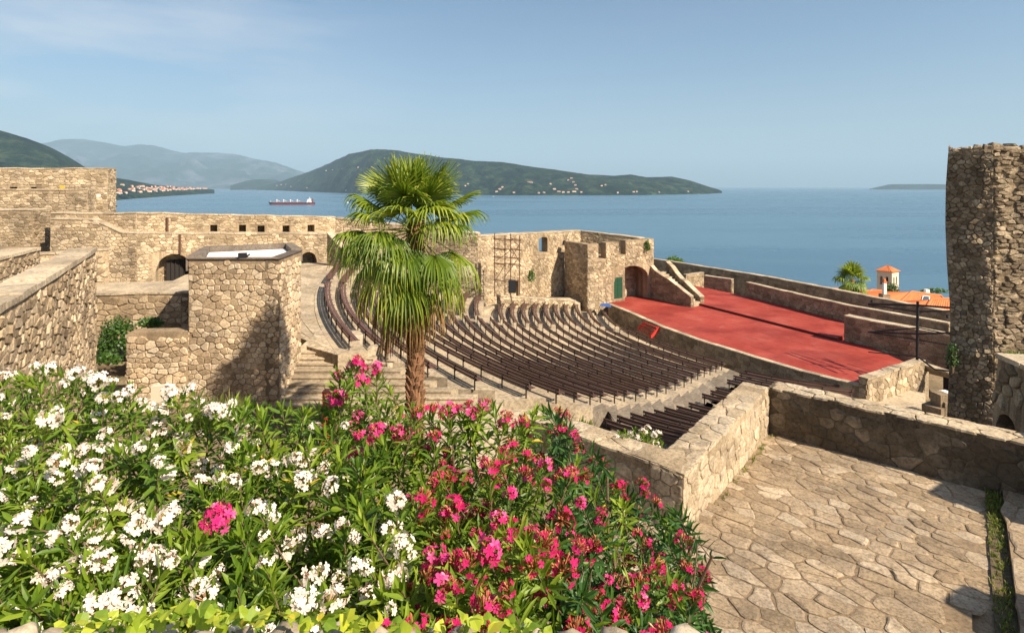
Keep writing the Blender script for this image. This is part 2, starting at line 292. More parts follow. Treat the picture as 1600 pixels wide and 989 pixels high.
# ------------------------------------------------------------ irregular stone faces
def voronoi(W, H, sx, sy, jit=0.38, brick=0.5, inside=None, strict=True, merge=0.10):
    nx = max(1, int(round(W / sx))); ny = max(1, int(round(H / sy))); sx = W / nx; sy = H / ny
    pts = {}
    for j in range(-2, ny + 2):
        for i in range(-2, nx + 2):
            if merge and random.random() < merge and 0 <= i < nx: continue
            pts[i, j] = ((i + 0.5 + (brick if j % 2 else 0) + random.uniform(-jit, jit)) * sx, (j + 0.5 + random.uniform(-jit, jit) * 0.8) * sy)
    out = []
    for j in range(-1, ny + 1):
        for i in range(-1, nx + 1):
            if (i, j) not in pts: continue
            cx, cy = pts[i, j]
            if not (-.6 * sx < cx < W + .6 * sx and -.6 * sy < cy < H + .6 * sy): continue
            if inside and not inside(min(max(cx, 1e-3), W - 1e-3), min(max(cy, 1e-3), H - 1e-3)): continue
            poly = [(max(0, cx - 2.1 * sx), max(0, cy - 2.1 * sy)), (min(W, cx + 2.1 * sx), max(0, cy - 2.1 * sy)), (min(W, cx + 2.1 * sx), min(H, cy + 2.1 * sy)), (max(0, cx - 2.1 * sx), min(H, cy + 2.1 * sy))]
            if poly[0][0] >= poly[1][0] or poly[0][1] >= poly[3][1]: continue
            for dj in (-1, 0, 1, -2, 2):
                for di in (-1, 0, 1, -2, 2):
                    if (di or dj) and (i + di, j + dj) in pts:
                        qx, qy = pts[i + di, j + dj]; mx_, my_ = (cx + qx) / 2, (cy + qy) / 2; nx_, ny_ = qx - cx, qy - cy
                        # scale metric so cells follow the anisotropy
                        res = []; n = len(poly)
                        ds = [(p[0] - mx_) * nx_ / sx / sx + (p[1] - my_) * ny_ / sy / sy for p in poly]
                        if max(ds) <= 0: continue
                        for k in range(n):
                            a, b_ = poly[k], poly[(k + 1) % n]; da, db = ds[k], ds[(k + 1) % n]
                            if da <= 0: res.append(a)
                            if (da < 0) != (db < 0) and da != db:
                                u = da / (da - db)
                                if 0 < u < 1: res.append((a[0] + (b_[0] - a[0]) * u, a[1] + (b_[1] - a[1]) * u))
                        poly = res
                        if len(poly) < 3: break
                if len(poly) < 3: break
            if len(poly) < 3: continue
            # drop slivers
            q = []
            for p in poly:
                if not q or (p[0] - q[-1][0]) ** 2 + (p[1] - q[-1][1]) ** 2 > (0.08 * sy) ** 2: q.append(p)
            if len(q) > 2 and (q[0][0] - q[-1][0]) ** 2 + (q[0][1] - q[-1][1]) ** 2 < (0.08 * sy) ** 2: q.pop()
            if len(q) < 3: continue
            ar = 0.5 * abs(sum(q[k][0] * q[(k + 1) % len(q)][1] - q[(k + 1) % len(q)][0] * q[k][1] for k in range(len(q))))
            if ar < 0.12 * sx * sy: continue
            if inside and strict and not all(inside(p[0] * 0.9 + cx * 0.1, p[1] * 0.9 + cy * 0.1) for p in q): continue
            out.append(q)
    return out
def rounded(q):
    res = []
    n = len(q)
    for k in range(n):
        a, b_ = q[k], q[(k + 1) % n]; l = math.hypot(b_[0] - a[0], b_[1] - a[1]); j = l * random.uniform(-.07, .07); c = random.uniform(.05, .16)
        nx_, ny_ = (b_[1] - a[1]) / l, (a[0] - b_[0]) / l; m_ = random.uniform(.4, .6)
        res += [(a[0] * (1 - c) + b_[0] * c, a[1] * (1 - c) + b_[1] * c), (a[0] * m_ + b_[0] * (1 - m_) + nx_ * j, a[1] * m_ + b_[1] * (1 - m_) + ny_ * j)]
        if l > .12: res.append((a[0] * c + b_[0] * (1 - c), a[1] * c + b_[1] * (1 - c)))
    return res
def stone_geo(q, fn, gap, dep, rnd_corners=False):
    """fn(s,h,d)->3D point; returns verts, faces"""
    if rnd_corners: q = rounded(q)
    n = len(q); cx = sum(p[0] for p in q) / n; cy = sum(p[1] for p in q) / n
    r = sum(math.hypot(p[0] - cx, p[1] - cy) for p in q) / n
    k0 = max(0.5, 1 - gap / max(r, 1e-4)); k1 = k0 * 0.96; k2 = k0 * (0.80 if r > 0.1 else 0.7)
    tx, ty = random.uniform(-.3, .3), random.uniform(-.3, .3)
    vs = []
    for k, dd, tilt in ((k0, -0.03, 0), (k1, dep * 0.6, 0), (k2, dep, 1)):
        for p in q:
            x, y = cx + (p[0] - cx) * k, cy + (p[1] - cy) * k
            vs.append(fn(x, y, dd + tilt * dep * (tx * (p[0] - cx) / r + ty * (p[1] - cy) / r)))
    fs = [tuple(range(2 * n, 3 * n))]
    for a in (0, 1):
        for i in range(n): fs.append((a * n + i, a * n + (i + 1) % n, (a + 1) * n + (i + 1) % n, (a + 1) * n + i))
    return vs, fs
def inframe(p, m=60):
    if p[1] < 0.5: return False
    x = 800 + F * p[0] / p[1]; y = HY - F * p[2] / p[1]
    return -m < x < 1600 + m and -m < y < 989 + m
def clad(jobs, parent, mat, name='stone', limit=300, piece='stone', rc=False, minpx=9.0, joined='rubble_stonework'):
    """jobs: list of (cells, fn, gap, (d0,d1)); the largest in view become parts, the others one joined part"""
    items = []
    for cells, fn, gap, dd in jobs:
        for q in cells:
            dep = random.uniform(*dd); n = len(q)
            cx = sum(p[0] for p in q) / n; cy = sum(p[1] for p in q) / n
            ar = 0.5 * abs(sum(q[k][0] * q[(k + 1) % n][1] - q[(k + 1) % n][0] * q[k][1] for k in range(n)))
            c = fn(cx, cy, 0); px = math.sqrt(ar) / max(0.5, c[1]) * F * (1 if inframe(c) else 0.01)
            items.append((px, q, fn, gap, dep))
    items.sort(key=lambda a: -a[0])
    rest = MB(); k = 0
    for px, q, fn, gap, dep in items:
        vs, fs = stone_geo(q, fn, gap, dep, rc)
        if k < limit and px > minpx:
            mb = MB(); mb.raw(vs, fs); mb.build(piece, mat, parent); k += 1
        else: rest.raw(vs, fs)
    if rest.v:
        o = rest.build(joined, mat, parent); o['kind'] = 'stuff'
def linface(a, b, z0, flip=1, batter=0.0, ztop=0.0):
    """vertical face from plan a to plan b; s along, h up from z0; outward normal on the right of a->b when flip=1"""
    a = Vector(a); b = Vector(b); d = (b - a); W = d.length; d.normalize(); n = Vector((d.y, -d.x)) * flip
    def fn(s, h, dp):
        o = dp - batter * h
        return (a.x + d.x * s + n.x * o, a.y + d.y * s + n.y * o, z0 + h)
    return W, fn
# ------------------------------------------------------------ walls with openings along a path
def pathinfo(pts):
    S = [0.0]
    for i in range(len(pts) - 1): S.append(S[-1] + math.dist(pts[i], pts[i + 1]))
    return S
def wall(mb, pts, thick, zb, zt, side=1, step=0.6, rag=0.0, openings=(), m=0, batter=0.0, seed=0.0):
    """front face follows pts; body lies to the left of travel when side=1.  zb/zt: number or fn(s)."""
    S = pathinfo(pts); T = S[-1]
    fz = (lambda s: zt) if not callable(zt) else zt; fb = (lambda s: zb) if not callable(zb) else zb
    def topz(s): return fz(s) + (noise.noise((s * 1.7 + seed, seed * 3.1, 0.5)) * rag + noise.noise((s * 6.1, seed, 2.5)) * rag * 0.6 if rag else 0)
    br = set(S); n = max(1, int(T / step))
    for i in range(n + 1): br.add(T * i / n)
    for o in openings:
        k = 10 if o[4] else 1
        for i in range(k + 1): br.add(o[0] + (o[1] - o[0]) * i / k)
    br = sorted(b for b in br if -1e-6 <= b <= T + 1e-6)
    bb = [br[0]]
    for b in br[1:]:
        if b - bb[-1] > 1e-4: bb.append(b)
    nrm = []
    for i in range(len(pts)):
        ns_ = []
        for a, b in ((i - 1, i), (i, i + 1)):
            if 0 <= a and b < len(pts):
                dx, dy = pts[b][0] - pts[a][0], pts[b][1] - pts[a][1]; l = math.hypot(dx, dy); ns_.append((-dy / l * side, dx / l * side))
        if len(ns_) == 2:
            k = 1 + ns_[0][0] * ns_[1][0] + ns_[0][1] * ns_[1][1]; nrm.append(((ns_[0][0] + ns_[1][0]) / k, (ns_[0][1] + ns_[1][1]) / k))
        else: nrm.append(ns_[0])
    def at(s):
        i = 0
        while i < len(S) - 2 and s > S[i + 1] + 1e-9: i += 1
        u = (s - S[i]) / (S[i + 1] - S[i]); p, q = pts[i], pts[i + 1]
        return (p[0] + (q[0] - p[0]) * u, p[1] + (q[1] - p[1]) * u), (nrm[i][0] + (nrm[i + 1][0] - nrm[i][0]) * u, nrm[i][1] + (nrm[i + 1][1] - nrm[i][1]) * u)
    for s0, s1 in zip(bb, bb[1:]):
        mid = (s0 + s1) / 2
        (p0, n0), (p1, n1) = at(s0 + 1e-7), at(s1 - 1e-7)
        spans = [(fb(s0), fb(s1), topz(s0), topz(s1))]
        for o in openings:
            if o[0] - 1e-6 <= mid <= o[1] + 1e-6:
                def arch(s):
                    if not o[4]: return o[3]
                    u = (s - (o[0] + o[1]) / 2) / ((o[1] - o[0]) / 2); rise = o[4]
                    return o[3] - rise + rise * math.sqrt(max(0, 1 - u * u))
                new = []
                for b0, b1, t0, t1 in spans:
                    if o[2] >= max(t0, t1) or o[3] <= min(b0, b1): new.append((b0, b1, t0, t1)); continue
                    if o[2] > min(b0, b1) + 1e-3: new.append((b0, b1, o[2], o[2]))
                    a0, a1 = arch(s0), arch(s1)
                    if a0 < t0 - 1e-3 or a1 < t1 - 1e-3: new.append((a0, a1, t0, t1))
                spans = new
        for b0, b1, t0, t1 in spans:
            def fr(p, nn, z, th): 
                o_ = batter * (t0 - z); return (p[0] - nn[0] * o_ + nn[0] * th, p[1] - nn[1] * o_ + nn[1] * th, z)
            def bk(p, nn, z): return (p[0] + nn[0] * thick, p[1] + nn[1] * thick, z)
            A = [fr(p0, n0, b0, 0), fr(p1, n1, b1, 0), bk(p1, n1, b1), bk(p0, n0, b0)]
            B = [fr(p0, n0, t0, 0), fr(p1, n1, t1, 0), bk(p1, n1, t1), bk(p0, n0, t0)]
            if side < 0: A.reverse(); B.reverse()
            mb.hexa(A, B, m)
    return T, at, topz
def face_cells(T, at, topz, zb, side, size, gap, dd, openings=(), brick=0.5, jit=0.38, s0=0.0, s1=None, batter=0.0):
    """cells on the front face of a wall() made with the same path"""
    s1 = T if s1 is None else s1
    H = max(topz(s0 + (s1 - s0) * i / 8) for i in range(9)) - zb
    def inside(s, h):
        s += s0
        if s < 0.0 or s > T: return False
        if zb + h > topz(min(max(s, 0), T)) - 0.02: return False
        for o in openings:
            if o[0] - 0.03 < s < o[1] + 0.03 and o[2] < zb + h < o[3] + 0.03: return False
        return True
    def fn(s, h, d):
        p, n = at(min(max(s + s0, 1e-6), T - 1e-6)); o_ = batter * (H - h) + d
        return (p[0] - n[0] * o_, p[1] - n[1] * o_, zb + h)
    return (voronoi(s1 - s0, H, size[0], size[1], jit, brick, inside), fn, gap, dd)
# ============================================================ SETTING: sea, land, hills
def grid_sheet(name, xs, ys, zf, mat, kind='structure', smooth=True):
    mb = MB(); nx = len(xs)
    for y in ys:
        for x in xs: mb.v.append((x, y, zf(x, y)))
    for j in range(len(ys) - 1):
        for i in range(nx - 1): mb.f.append((j * nx + i, j * nx + i + 1, (j + 1) * nx + i + 1, (j + 1) * nx + i)); mb.m.append(0); mb.r.append(random.random())
    o = mb.build(name, mat, smooth=smooth, origin=(0, 0, 0)); o['kind'] = kind; return o
SEA = -85.0
o = grid_sheet('sea', [-60000, -20000, -6000, -2000, -600, 0, 600, 2000, 6000, 20000, 60000], [-3000, -400, 0, 300, 900, 2000, 4000, 8000, 16000, 30000, 60000], lambda x, y: SEA, M['sea'], smooth=False)
def lerp_tab(x, tab):
    if x <= tab[0][0]: return tab[0][1]
    for (a, b), (c, d) in zip(tab, tab[1:]):
        if x <= c: return b + (d - b) * (x - a) / (c - a)
    return tab[-1][1]
GQ = [(-5, -8.45), (3, -8.45), (8.5, -9.1), (12.6, -10.6), (21, -12.6), (30, -14.6), (56, -14.8)]
def land_z(x, y):
    q = x * 0.906 + y * 0.424
    z = lerp_tab(q, GQ)
    q2 = 0.916 * x + 0.4 * y
    d = max(0, q2 - 57.5, (y - 90) * 0.9, -y - 60, -x - 75)
    if d > 0: z -= min(d, 12) * 0.9 + max(0, d - 12) * 0.19
    z += noise.noise((x * 0.3, y * 0.3, 0)) * 0.08
    return max(z, -92)
def spaced(vals): 
    out = []
    for a, b, n in vals: out += [a + (b - a) * i / n for i in range(n)]
    return out + [vals[-1][1]]
grid_sheet('ground', spaced([(-600, -120, 8), (-120, -40, 10), (-40, 50, 60), (50, 110, 16), (110, 600, 16)]), spaced([(-500, -60, 8), (-60, 0, 8), (0, 80, 56), (80, 140, 16), (140, 560, 16)]), land_z, M['soil'])

def ridge(name, shore, crest, back, mat, nu=90, nv=22, rough=0.12, fr=0.0015, pw=0.8, kind='structure'):
    """land rising from a shoreline [(px, Y)] to a crest [(px, py, Y)] and falling away behind; true metres"""
    def tab(t, x, k): return lerp_tab(x, [(a[0], a[k]) for a in t])
    x0, x1 = crest[0][0], crest[-1][0]; mb = MB()
    for i in range(nu + 1):
        px = x0 + (x1 - x0) * i / nu
        Yc = tab(crest, px, 2); Zc = PZ(tab(crest, px, 1), Yc); Ys = tab(shore, px, 1)
        for j in range(nv + 1):
            v = j / nv
            if v <= 0.7:
                u = v / 0.7; Y = Ys + (Yc - Ys) * u; hfrac = u ** pw
            else:
                u = (v - 0.7) / 0.3; Y = Yc + back * u; hfrac = max(0.0, 1 - u) ** 1.2
            X = PY(px, Y); h = (Zc - SEA) * hfrac
            nn = noise.fractal((X * fr, Y * fr, 3.7), 0.9, 2.1, 7) * rough * (Zc - SEA)
            h += nn * (4 * hfrac * (1 - hfrac) + 0.12 * hfrac)
            mb.v.append((X, Y, SEA + (h if j else -6)))
    n = nv + 1
    for i in range(nu):
        for j in range(nv): mb.f.append((i * n + j, (i + 1) * n + j, (i + 1) * n + j + 1, i * n + j + 1)); mb.m.append(0); mb.r.append(0.5)
    o = mb.build(name, mat, smooth=True, origin=(0, 0, 0)); o['kind'] = kind
    return mb, n
pen = ridge('peninsula_hill', [(400, 12500), (430, 11000), (480, 8500), (560, 6300), (700, 5500), (800, 5250), (1000, 5400), (1100, 6200), (1128, 7000)],
      [(400, 290.5, 13500), (425, 288, 13000), (450, 280, 11500), (500, 262, 9800), (545, 241, 8300), (580, 233.5, 7700), (620, 235, 7500), (680, 245, 7200), (740, 251, 7000), (800, 256, 6800), (860, 265, 6700), (890, 269, 6700), (920, 273, 6700), (960, 274.5, 6700), (985, 273, 6700), (1010, 277, 6800), (1050, 276.5, 6800), (1080, 283, 6900), (1105, 291, 7000), (1122, 296, 7100), (1128, 299, 7200)],
      2500, M['hill'], nu=240, nv=50, rough=0.24, fr=0.0022, pw=0.75)
ridge('near_hill', [(-500, 3100), (130, 3400), (160, 3600)], [(-500, 150, 3300), (-200, 165, 3800), (-60, 187, 4200), (0, 203, 4400), (40, 215, 4500), (80, 231, 4600), (110, 247, 4700), (140, 266, 4800), (175, 283, 4900)], 1500, M['hill'], nu=90, nv=20, rough=0.16, fr=0.002, pw=1.0)
town = ridge('headland_hill', [(120, 2600), (180, 3400), (240, 4300), (300, 5600), (330, 6500)], [(120, 268, 4600), (160, 275, 5000), (200, 281, 5400), (240, 289, 6000), (280, 293, 6600), (310, 294, 7000), (335, 296.5, 7400)], 900, M['hill'], nu=80, nv=20, rough=0.08, fr=0.003)
ridge('far_mountain', [(-700, 18000), (480, 19000)], [(-700, 205, 24000), (-100, 228, 24000), (60, 226, 24500), (90, 222, 25000), (130, 219, 25000), (160, 222, 25000), (190, 229, 25000), (220, 226, 25000), (250, 229, 25000), (285, 239, 25000), (330, 239, 25000), (370, 241, 25000), (395, 247, 25000), (430, 254, 25000), (470, 268, 25000), (520, 284, 25000)], 7000, M['mount'], nu=150, nv=40, rough=0.30, fr=0.0006, pw=0.75)
ridge('low_far_hill', [(360, 12500), (440, 13500)], [(360, 289.5, 14500), (385, 282, 14500), (405, 279.5, 14500), (430, 280.5, 14500), (450, 287, 14500)], 1500, M['hill'], nu=30, nv=12, rough=0.1, fr=0.001)
ridge('distant_island', [(1358, 13800), (1500, 13300)], [(1358, 295.5, 14500), (1375, 291.5, 14500), (1390, 288, 14500), (1440, 287.5, 14500), (1480, 288, 14500), (1560, 289, 14500), (1600, 295, 14500)], 1000, M['hill'], nu=40, nv=12, rough=0.06, fr=0.002)

# air
hm = bpy.data.materials.new('air_haze'); hm.use_nodes = True; t = hm.node_tree; t.nodes.clear()
ho = t.nodes.new('ShaderNodeOutputMaterial'); pv = t.nodes.new('ShaderNodeVolumePrincipled')
pv.inputs['Color'].default_value = (0.50, 0.74, 0.98, 1); pv.inputs['Density'].default_value = 4.2e-5; pv.inputs['Anisotropy'].default_value = 0.0
t.links.new(pv.outputs[0], ho.inputs['Volume'])
mb = MB(); mb.hexa([(-62000, -3500, -98), (62000, -3500, -98), (62000, 62000, -98), (-62000, 62000, -98)], [(-62000, -3500, 3100), (62000, -3500, 3100), (62000, 62000, 3100), (-62000, 62000, 3100)])
o = mb.build('haze', hm); o['kind'] = 'stuff'

# ------------------------------------------------------------ far houses
from mathutils.bvhtree import BVHTree
def land_hit(mbx):
    mb_, n = mbx
    return BVHTree.FromPolygons(mb_.v, mb_.f)
def house_meshes():
    a = MB(); a.hexa([(-6, -5, -6), (6, -5, -6), (6, 5, -6), (-6, 5, -6)], [(-6, -5, 6), (6, -5, 6), (6, 5, 6), (-6, 5, 6)])
    b = MB(); b.raw([(-6.6, -5.6, 6), (6.6, -5.6, 6), (6.6, 5.6, 6), (-6.6, 5.6, 6), (-3.5, 0, 9.5), (3.5, 0, 9.5)], [(0, 1, 5, 4), (1, 2, 5), (2, 3, 4, 5), (3, 0, 4), (3, 2, 1, 0)])
    c = MB()
    for x in (-3.5, 0, 3.5):
        for z in (0.2, 3.4): c.box((x, -5.05, z), 1.4, 0.3, 1.6)
    return a.build('wall', plain('white_house_wall', (0.52, 0.47, 0.40), 0.85, var=0.1, scale=0.1), mesh_only=True, origin=(0, 0, 0)), b.build('roof', M['tile'], mesh_only=True, origin=(0, 0, 0)), c.build('window', M['glass'], mesh_only=True, origin=(0, 0, 0))
HW, HR, HWN = house_meshes()
def far_house(p, sc_, rz, label, group=None, win=False):
    e = empty('house', p, label, 'house', group)
    for nm, me in (('wall', HW), ('roof', HR)) + ((('window', HWN),) if win else ()): inst(nm, me, p, (0, 0, rz), sc_, e)
tb = land_hit(town); cnt = 0
random.seed(11)
while cnt < 110:
    px = random.uniform(176, 326)
    u = (px - 170) / 150; yb = 303.5 - u * 8; yt = 288 + u * 6
    if random.random() > (0.30 if px < 205 else 1.0): continue
    py = yb - abs(random.gauss(0, 0.42)) * (yb - yt)
    if py < yt - 1: continue
    d = Vector(((px - 800) / F, 1, (HY - py) / F)).normalized()
    h = tb.ray_cast(Vector((0, 0, 0)), d)
    if h[0] is None: continue
    far_house(h[0] + Vector((0, 0, 2)), (random.uniform(1.2, 2.4), 1.3, random.uniform(0.9, 1.5)), random.uniform(-.6, .6), 'small pale house with an orange roof in the town along the headland shore', 'houses of the far town on the left headland'); cnt += 1
pb = land_hit(pen); random.seed(5)
spots = [(828, 285.5, 4.2, 'long pale hotel alone on the wooded slope right of the palm'), (781, 296, 2.0, 0), (776, 300, 2.0, 0), (785, 293, 1.6, 0), (803, 301.5, 1.8, 0), (860, 288, 1.5, 0), (866, 296, 2.4, 0), (873, 300, 2.6, 0), (880, 301, 2, 0), (888, 282, 1.6, 0), (893, 279, 2.2, 0), (896, 285, 1.8, 0), (899, 290, 2.0, 0), (901, 296, 2.2, 0), (897, 300, 3.0, 0), (888, 301, 2, 0), (908, 301, 1.6, 0), (850, 301.5, 1.8, 0), (842, 302, 1.6, 0), (940, 291, 1.6, 0), (946, 289.5, 1.4, 0), (965, 301.5, 1.2, 0), (990, 300.5, 1.6, 0), (995, 300, 1.2, 0), (1030, 301, 1.2, 0), (1075, 300, 1.2, 0), (727, 291, 1.2, 0), (731, 288, 1.2, 0), (560, 262, 1.6, 0), (535, 265, 1.4, 0), (510, 267, 1.6, 0), (520, 266, 1.4, 0), (440, 289, 3.0, 0), (433, 290.5, 2.6, 0), (447, 288.5, 2.0, 0), (455, 292, 2.0, 0), (480, 294, 1.4, 0), (541, 298, 1.4, 0)]
spots.sort()
def zone(px):
    for lim, t_ in ((500, 'white house at the far left foot of the wooded peninsula'), (600, 'white house on the high left slope of the peninsula left of the palm'), (760, 'pale house on the peninsula slope beside the palm crown'), (795, 'white house of the little shore group just right of the palm'), (863, 'white house on the shore below the long pale hotel'), (915, 'white house in the biggest shore village of the peninsula')):
        if px < lim: return t_
    return 'white house on the right half of the peninsula shore'
for hi, (px, py, s_, lab) in enumerate(spots):
    d = Vector(((px - 800) / F, 1, (HY - py) / F)).normalized(); h = pb.ray_cast(Vector((0, 0, 0)), d)
    if h[0] is None: continue
    far_house(h[0] + Vector((0, 0, 1)), (s_ * 1.05, 1.3, 1.0), random.uniform(-.3, .3), lab or zone(px), None if lab else 'white houses along the peninsula')
# ------------------------------------------------------------ cargo ship
def ship():
    Yw = 76500 / (320.0 - HY); x0, x1 = PY(421, Yw), PY(491.5, Yw); Lg = x1 - x0; cx = (x0 + x1) / 2
    e = empty('cargo_ship', (cx, Yw, SEA), 'long dark red cargo ship with white bridge lying on the blue bay', 'ship')
    def hull(z0, z1, mat, nm, tp=0.0):
        mb = MB(); n = 16; half = []
        for i in range(n + 1):
            u = i / n; x = -Lg / 2 + Lg * u; b = 15 * min(1, (max(0.0, u + 0.0)) ** 0.5 * 3.4) * min(1, (1 - u) ** 0.6 * 4 + 0.55)
            half.append((x, b, u))
        for zz in (z0, z1):
            for x, b, u in half: mb.v.append((cx + x - (6 if zz > -78 and u == 0 else 0), Yw - b, zz + (2.5 * max(0, 0.12 - u) / 0.12 + 1.5 * max(0, u - 0.85) / 0.15 if zz == z1 and zz > -78 else 0)))
            for x, b, u in reversed(half): mb.v.append((cx + x, Yw + b, zz))
        m_ = 2 * (n + 1)
        mb.f = [(i, (i + 1) % m_, m_ + (i + 1) % m_, m_ + i) for i in range(m_)] + [tuple(range(m_, 2 * m_))]; mb.m = [0] * len(mb.f); mb.r = [0.5] * len(mb.f)
        return mb.build(nm, mat, e)
    hull(-86, -80.0, plain('hull_red', (0.16, 0.015, 0.018), 0.6), 'lower_hull'); hull(-79.98, -75.2, plain('hull_dark', (0.035, 0.022, 0.035), 0.6), 'upper_hull')
    for i in range(6):
        mb = MB(); mb.box((x0 + 22 + i * 25, Yw, -75), 19, 20, 2.4); mb.build('hatch_cover', plain('hatch', (0.30, 0.16, 0.12), 0.7) if i == 0 else bpy.data.materials['hatch'], e)
    wh = M['white']
    for i in range(4):
        mb = MB(); X = x0 + 34 + i * 31
        mb.tube([(X, Yw, -75), (X, Yw, -61)], 1.5, 6); mb.tube([(X, Yw, -63), (X + 14, Yw, -70)], 0.7, 5); mb.box((X, Yw, -66), 4, 4, 3); mb.build('deck_crane', wh, e)
    mb = MB(); X = x1 - 22
    for k, (wx, wy, hz) in enumerate(((20, 24, 5), (16, 24, 4), (14, 22, 4), (12, 20, 3))): mb.box((X, Yw, -75 + sum((5, 4, 4, 3)[:k]) + k * 0.01), wx, wy, hz)
    mb.build('bridge_house', wh, e)
    mb = MB()
    for k in range(3): mb.box((X, Yw - 12.1 + k, -73.5 + k * 4.2), 11 - k, 0.4, 1.3)
    mb.build('bridge_window', M['glass'], e)
    mb = MB(); mb.box((X + 12, Yw, -75), 6, 8, 17); mb.build('funnel', plain('funnel_blue', (0.12, 0.05, 0.05), 0.6), e)
    mb = MB(); mb.tube([(X, Yw, -59), (X, Yw, -49)], 0.7, 5); mb.box((X, Yw, -53), 5, 1, 0.8); mb.build('mast', wh, e)
    mb = MB(); mb.tube([(x0 + 6, Yw, -74), (x0 + 6, Yw, -64)], 0.7, 5); mb.build('fore_mast', wh, e)
ship()
def small_boat(px, py, L_, sail, label):
    Yw = 76500 / (py - HY); X = PY(px, Yw); e = empty('sailing_boat' if sail else 'motor_boat', (X, Yw, SEA), label, 'boat')
    mb = MB(); mb.raw([(X - L_/2, Yw, SEA), (X - L_*.1, Yw - L_*.15, SEA), (X + L_/2, Yw - L_*.13, SEA), (X + L_/2, Yw + L_*.13, SEA), (X - L_*.1, Yw + L_*.15, SEA), (X - L_*.58, Yw, SEA + 1.6), (X - L_*.1, Yw - L_*.19, SEA + 1.4), (X + L_/2, Yw - L_*.16, SEA + 1.3), (X + L_/2, Yw + L_*.16, SEA + 1.3), (X - L_*.1, Yw + L_*.19, SEA + 1.4)], [(4, 3, 2, 1, 0), (5, 6, 7, 8, 9)] + [(i, (i + 1) % 5, 5 + (i + 1) % 5, 5 + i) for i in range(5)]); mb.build('hull', M['white'], e)
    if sail:
        mb = MB(); mb.tube([(X, Yw, SEA + 1), (X, Yw, SEA + L_ * 1.25)], 0.16, 5); mb.build('mast', M['white'], e)
        mb = MB(); mb.raw([(X + .3, Yw - .02, SEA + 2.2), (X + L_*.42, Yw + .5, SEA + 2.4), (X + .3, Yw + .1, SEA + L_ * 1.2), (X + .3, Yw + .06, SEA + 2.2), (X + L_*.42, Yw + .58, SEA + 2.4)], [(0, 1, 2), (2, 4, 3)]); mb.build('sail', M['white'], e)
    else:
        mb = MB(); mb.box((X, Yw, SEA + 1.4), L_ * .4, L_ * .22, 1.5); mb.build('cabin', M['white'], e)
small_boat(543, 318, 12, True, 'small white sailing boat left of the palm crown near the ship')
small_boat(771, 307.5, 16, False, 'small white motor boat off the peninsula just right of the palm')
small_boat(1092, 303.5, 18, False, 'small white motor boat close under the right tip of the peninsula')

# ============================================================ SEATING BOWL
ZK = [-7.0, -7.45, -7.9, -8.35, -8.8, -9.1, -9.35, -9.6, -9.85, -10.1, -10.35, -10.6, -10.85, -11.1, -11.35, -11.6, -11.85, -12.1, -12.35, -12.6, -12.85, -13.1, -13.35]
RH = 0.66                                                       # top rail above the tread
NEARP = [(548, 548), (606, 567), (672, 591), (746, 611), (827, 624), (874, 632), (902, 637), (927, 636), (943, 634), (965, 633), (980, 631), (998, 628), (1014, 624), (1031, 621), (1045, 616), (1059, 611), (1073, 606), (1084, 600), (1094, 594), (1104, 590), (1113, 587), (1122, 583), (1131, 579)]
FARP = [(510, 434.5), (533.6, 439), (558, 445), (584, 452), (607, 458), (630, 464), (653, 470), (676, 476), (700, 482), (723, 488), (746, 492.5), (766, 494.5), (786, 498), (807.5, 503), (827.7, 504.7), (848, 506), (869, 507), (889, 508), (909, 509.5), (933, 511), (946, 510), (968, 509), (980, 511.7)]
WEDGE = [(535, 406), (551.5, 415), (577, 417), (599, 424), (621, 430), (643, 436), (665, 441), (687, 446), (708, 450), (730, 454), (749, 457), None, (783, 470), (803, 470), (821, 470), (837.5, 470), (853, 470.5), (867, 471), (883, 471), (897.6, 472), (918.7, 478.7), (941.5, 484), None]
NW = [None] * 8 + [(943, 653), (964, 648), (985, 644), (1005, 641), (1022, 639), (1038, 635), (1057, 633), (1076, 628), (1097, 614), (1110, 609), (1118, 604), (1136, 592), (1146, 586), (1155, 581), (1164, 578)]
KAP = [lerp_tab(k, [(0, 0.014), (4, 0.022), (9, 0.032), (22, 0.033)]) for k in range(23)]
rows = []
for k in range(23):
    N = Vector(P(*NEARP[k], ZK[k])); Fp = Vector(P(*FARP[k], ZK[k] + RH)); ch = N - Fp; Lc = ch.length
    nrm_ = Vector((ch.y, -ch.x)).normalized()                    # points to the outer (upper) side
    if nrm_.dot(Vector((-.9, -.42))) < 0: nrm_ = -nrm_
    sag = KAP[k] * Lc * Lc / 8
    main = []
    for i in range(33):
        u = i / 32; p = Fp + ch * u + nrm_ * sag * 4 * u * (1 - u); main.append(p)
    fd = (main[0] - main[1]).normalized()
    if WEDGE[k]:
        Wp = Vector(P(*WEDGE[k], ZK[k] + RH)); Lw = (Wp - Fp).length
    else:
        Lw = 8.0; Wp = Fp + fd * Lw
    md = Fp + fd * Lw * 0.5
    wed = []
    for i in range(9):
        u = i / 8; wed.append(Wp * (1 - u) ** 2 + md * 2 * u * (1 - u) + Fp * u * u)
    ed = (main[-1] - main[-2]).normalized()
    if NW[k]:
        Sp = Vector(P(*NW[k], ZK[k] + RH)); nd = Vector((0.70, -0.71)).normalized()
        aisle = [N + (Sp - N) * i / 4 for i in range(5)]; near = [Sp + nd * 0.8 * i + Vector((.02, .02)) * i * i for i in range(9)]
    else: aisle = [N + ed * 0.35 * i / 4 for i in range(5)]; near = None
    rows.append(dict(wed=wed, main=main, aisle=aisle, near=near, z=ZK[k]))
def off(path, d):
    """shift a path sideways: positive = up-slope side"""
    out = []
    for i, p in enumerate(path):
        a = path[max(0, i - 1)]; b = path[min(len(path) - 1, i + 1)]; t_ = (b - a).normalized(); n = Vector((t_.y, -t_.x)) 
        if n.dot(Vector((-.906, -.424))) < 0: n = -n
        out.append(p + n * d)
    return out
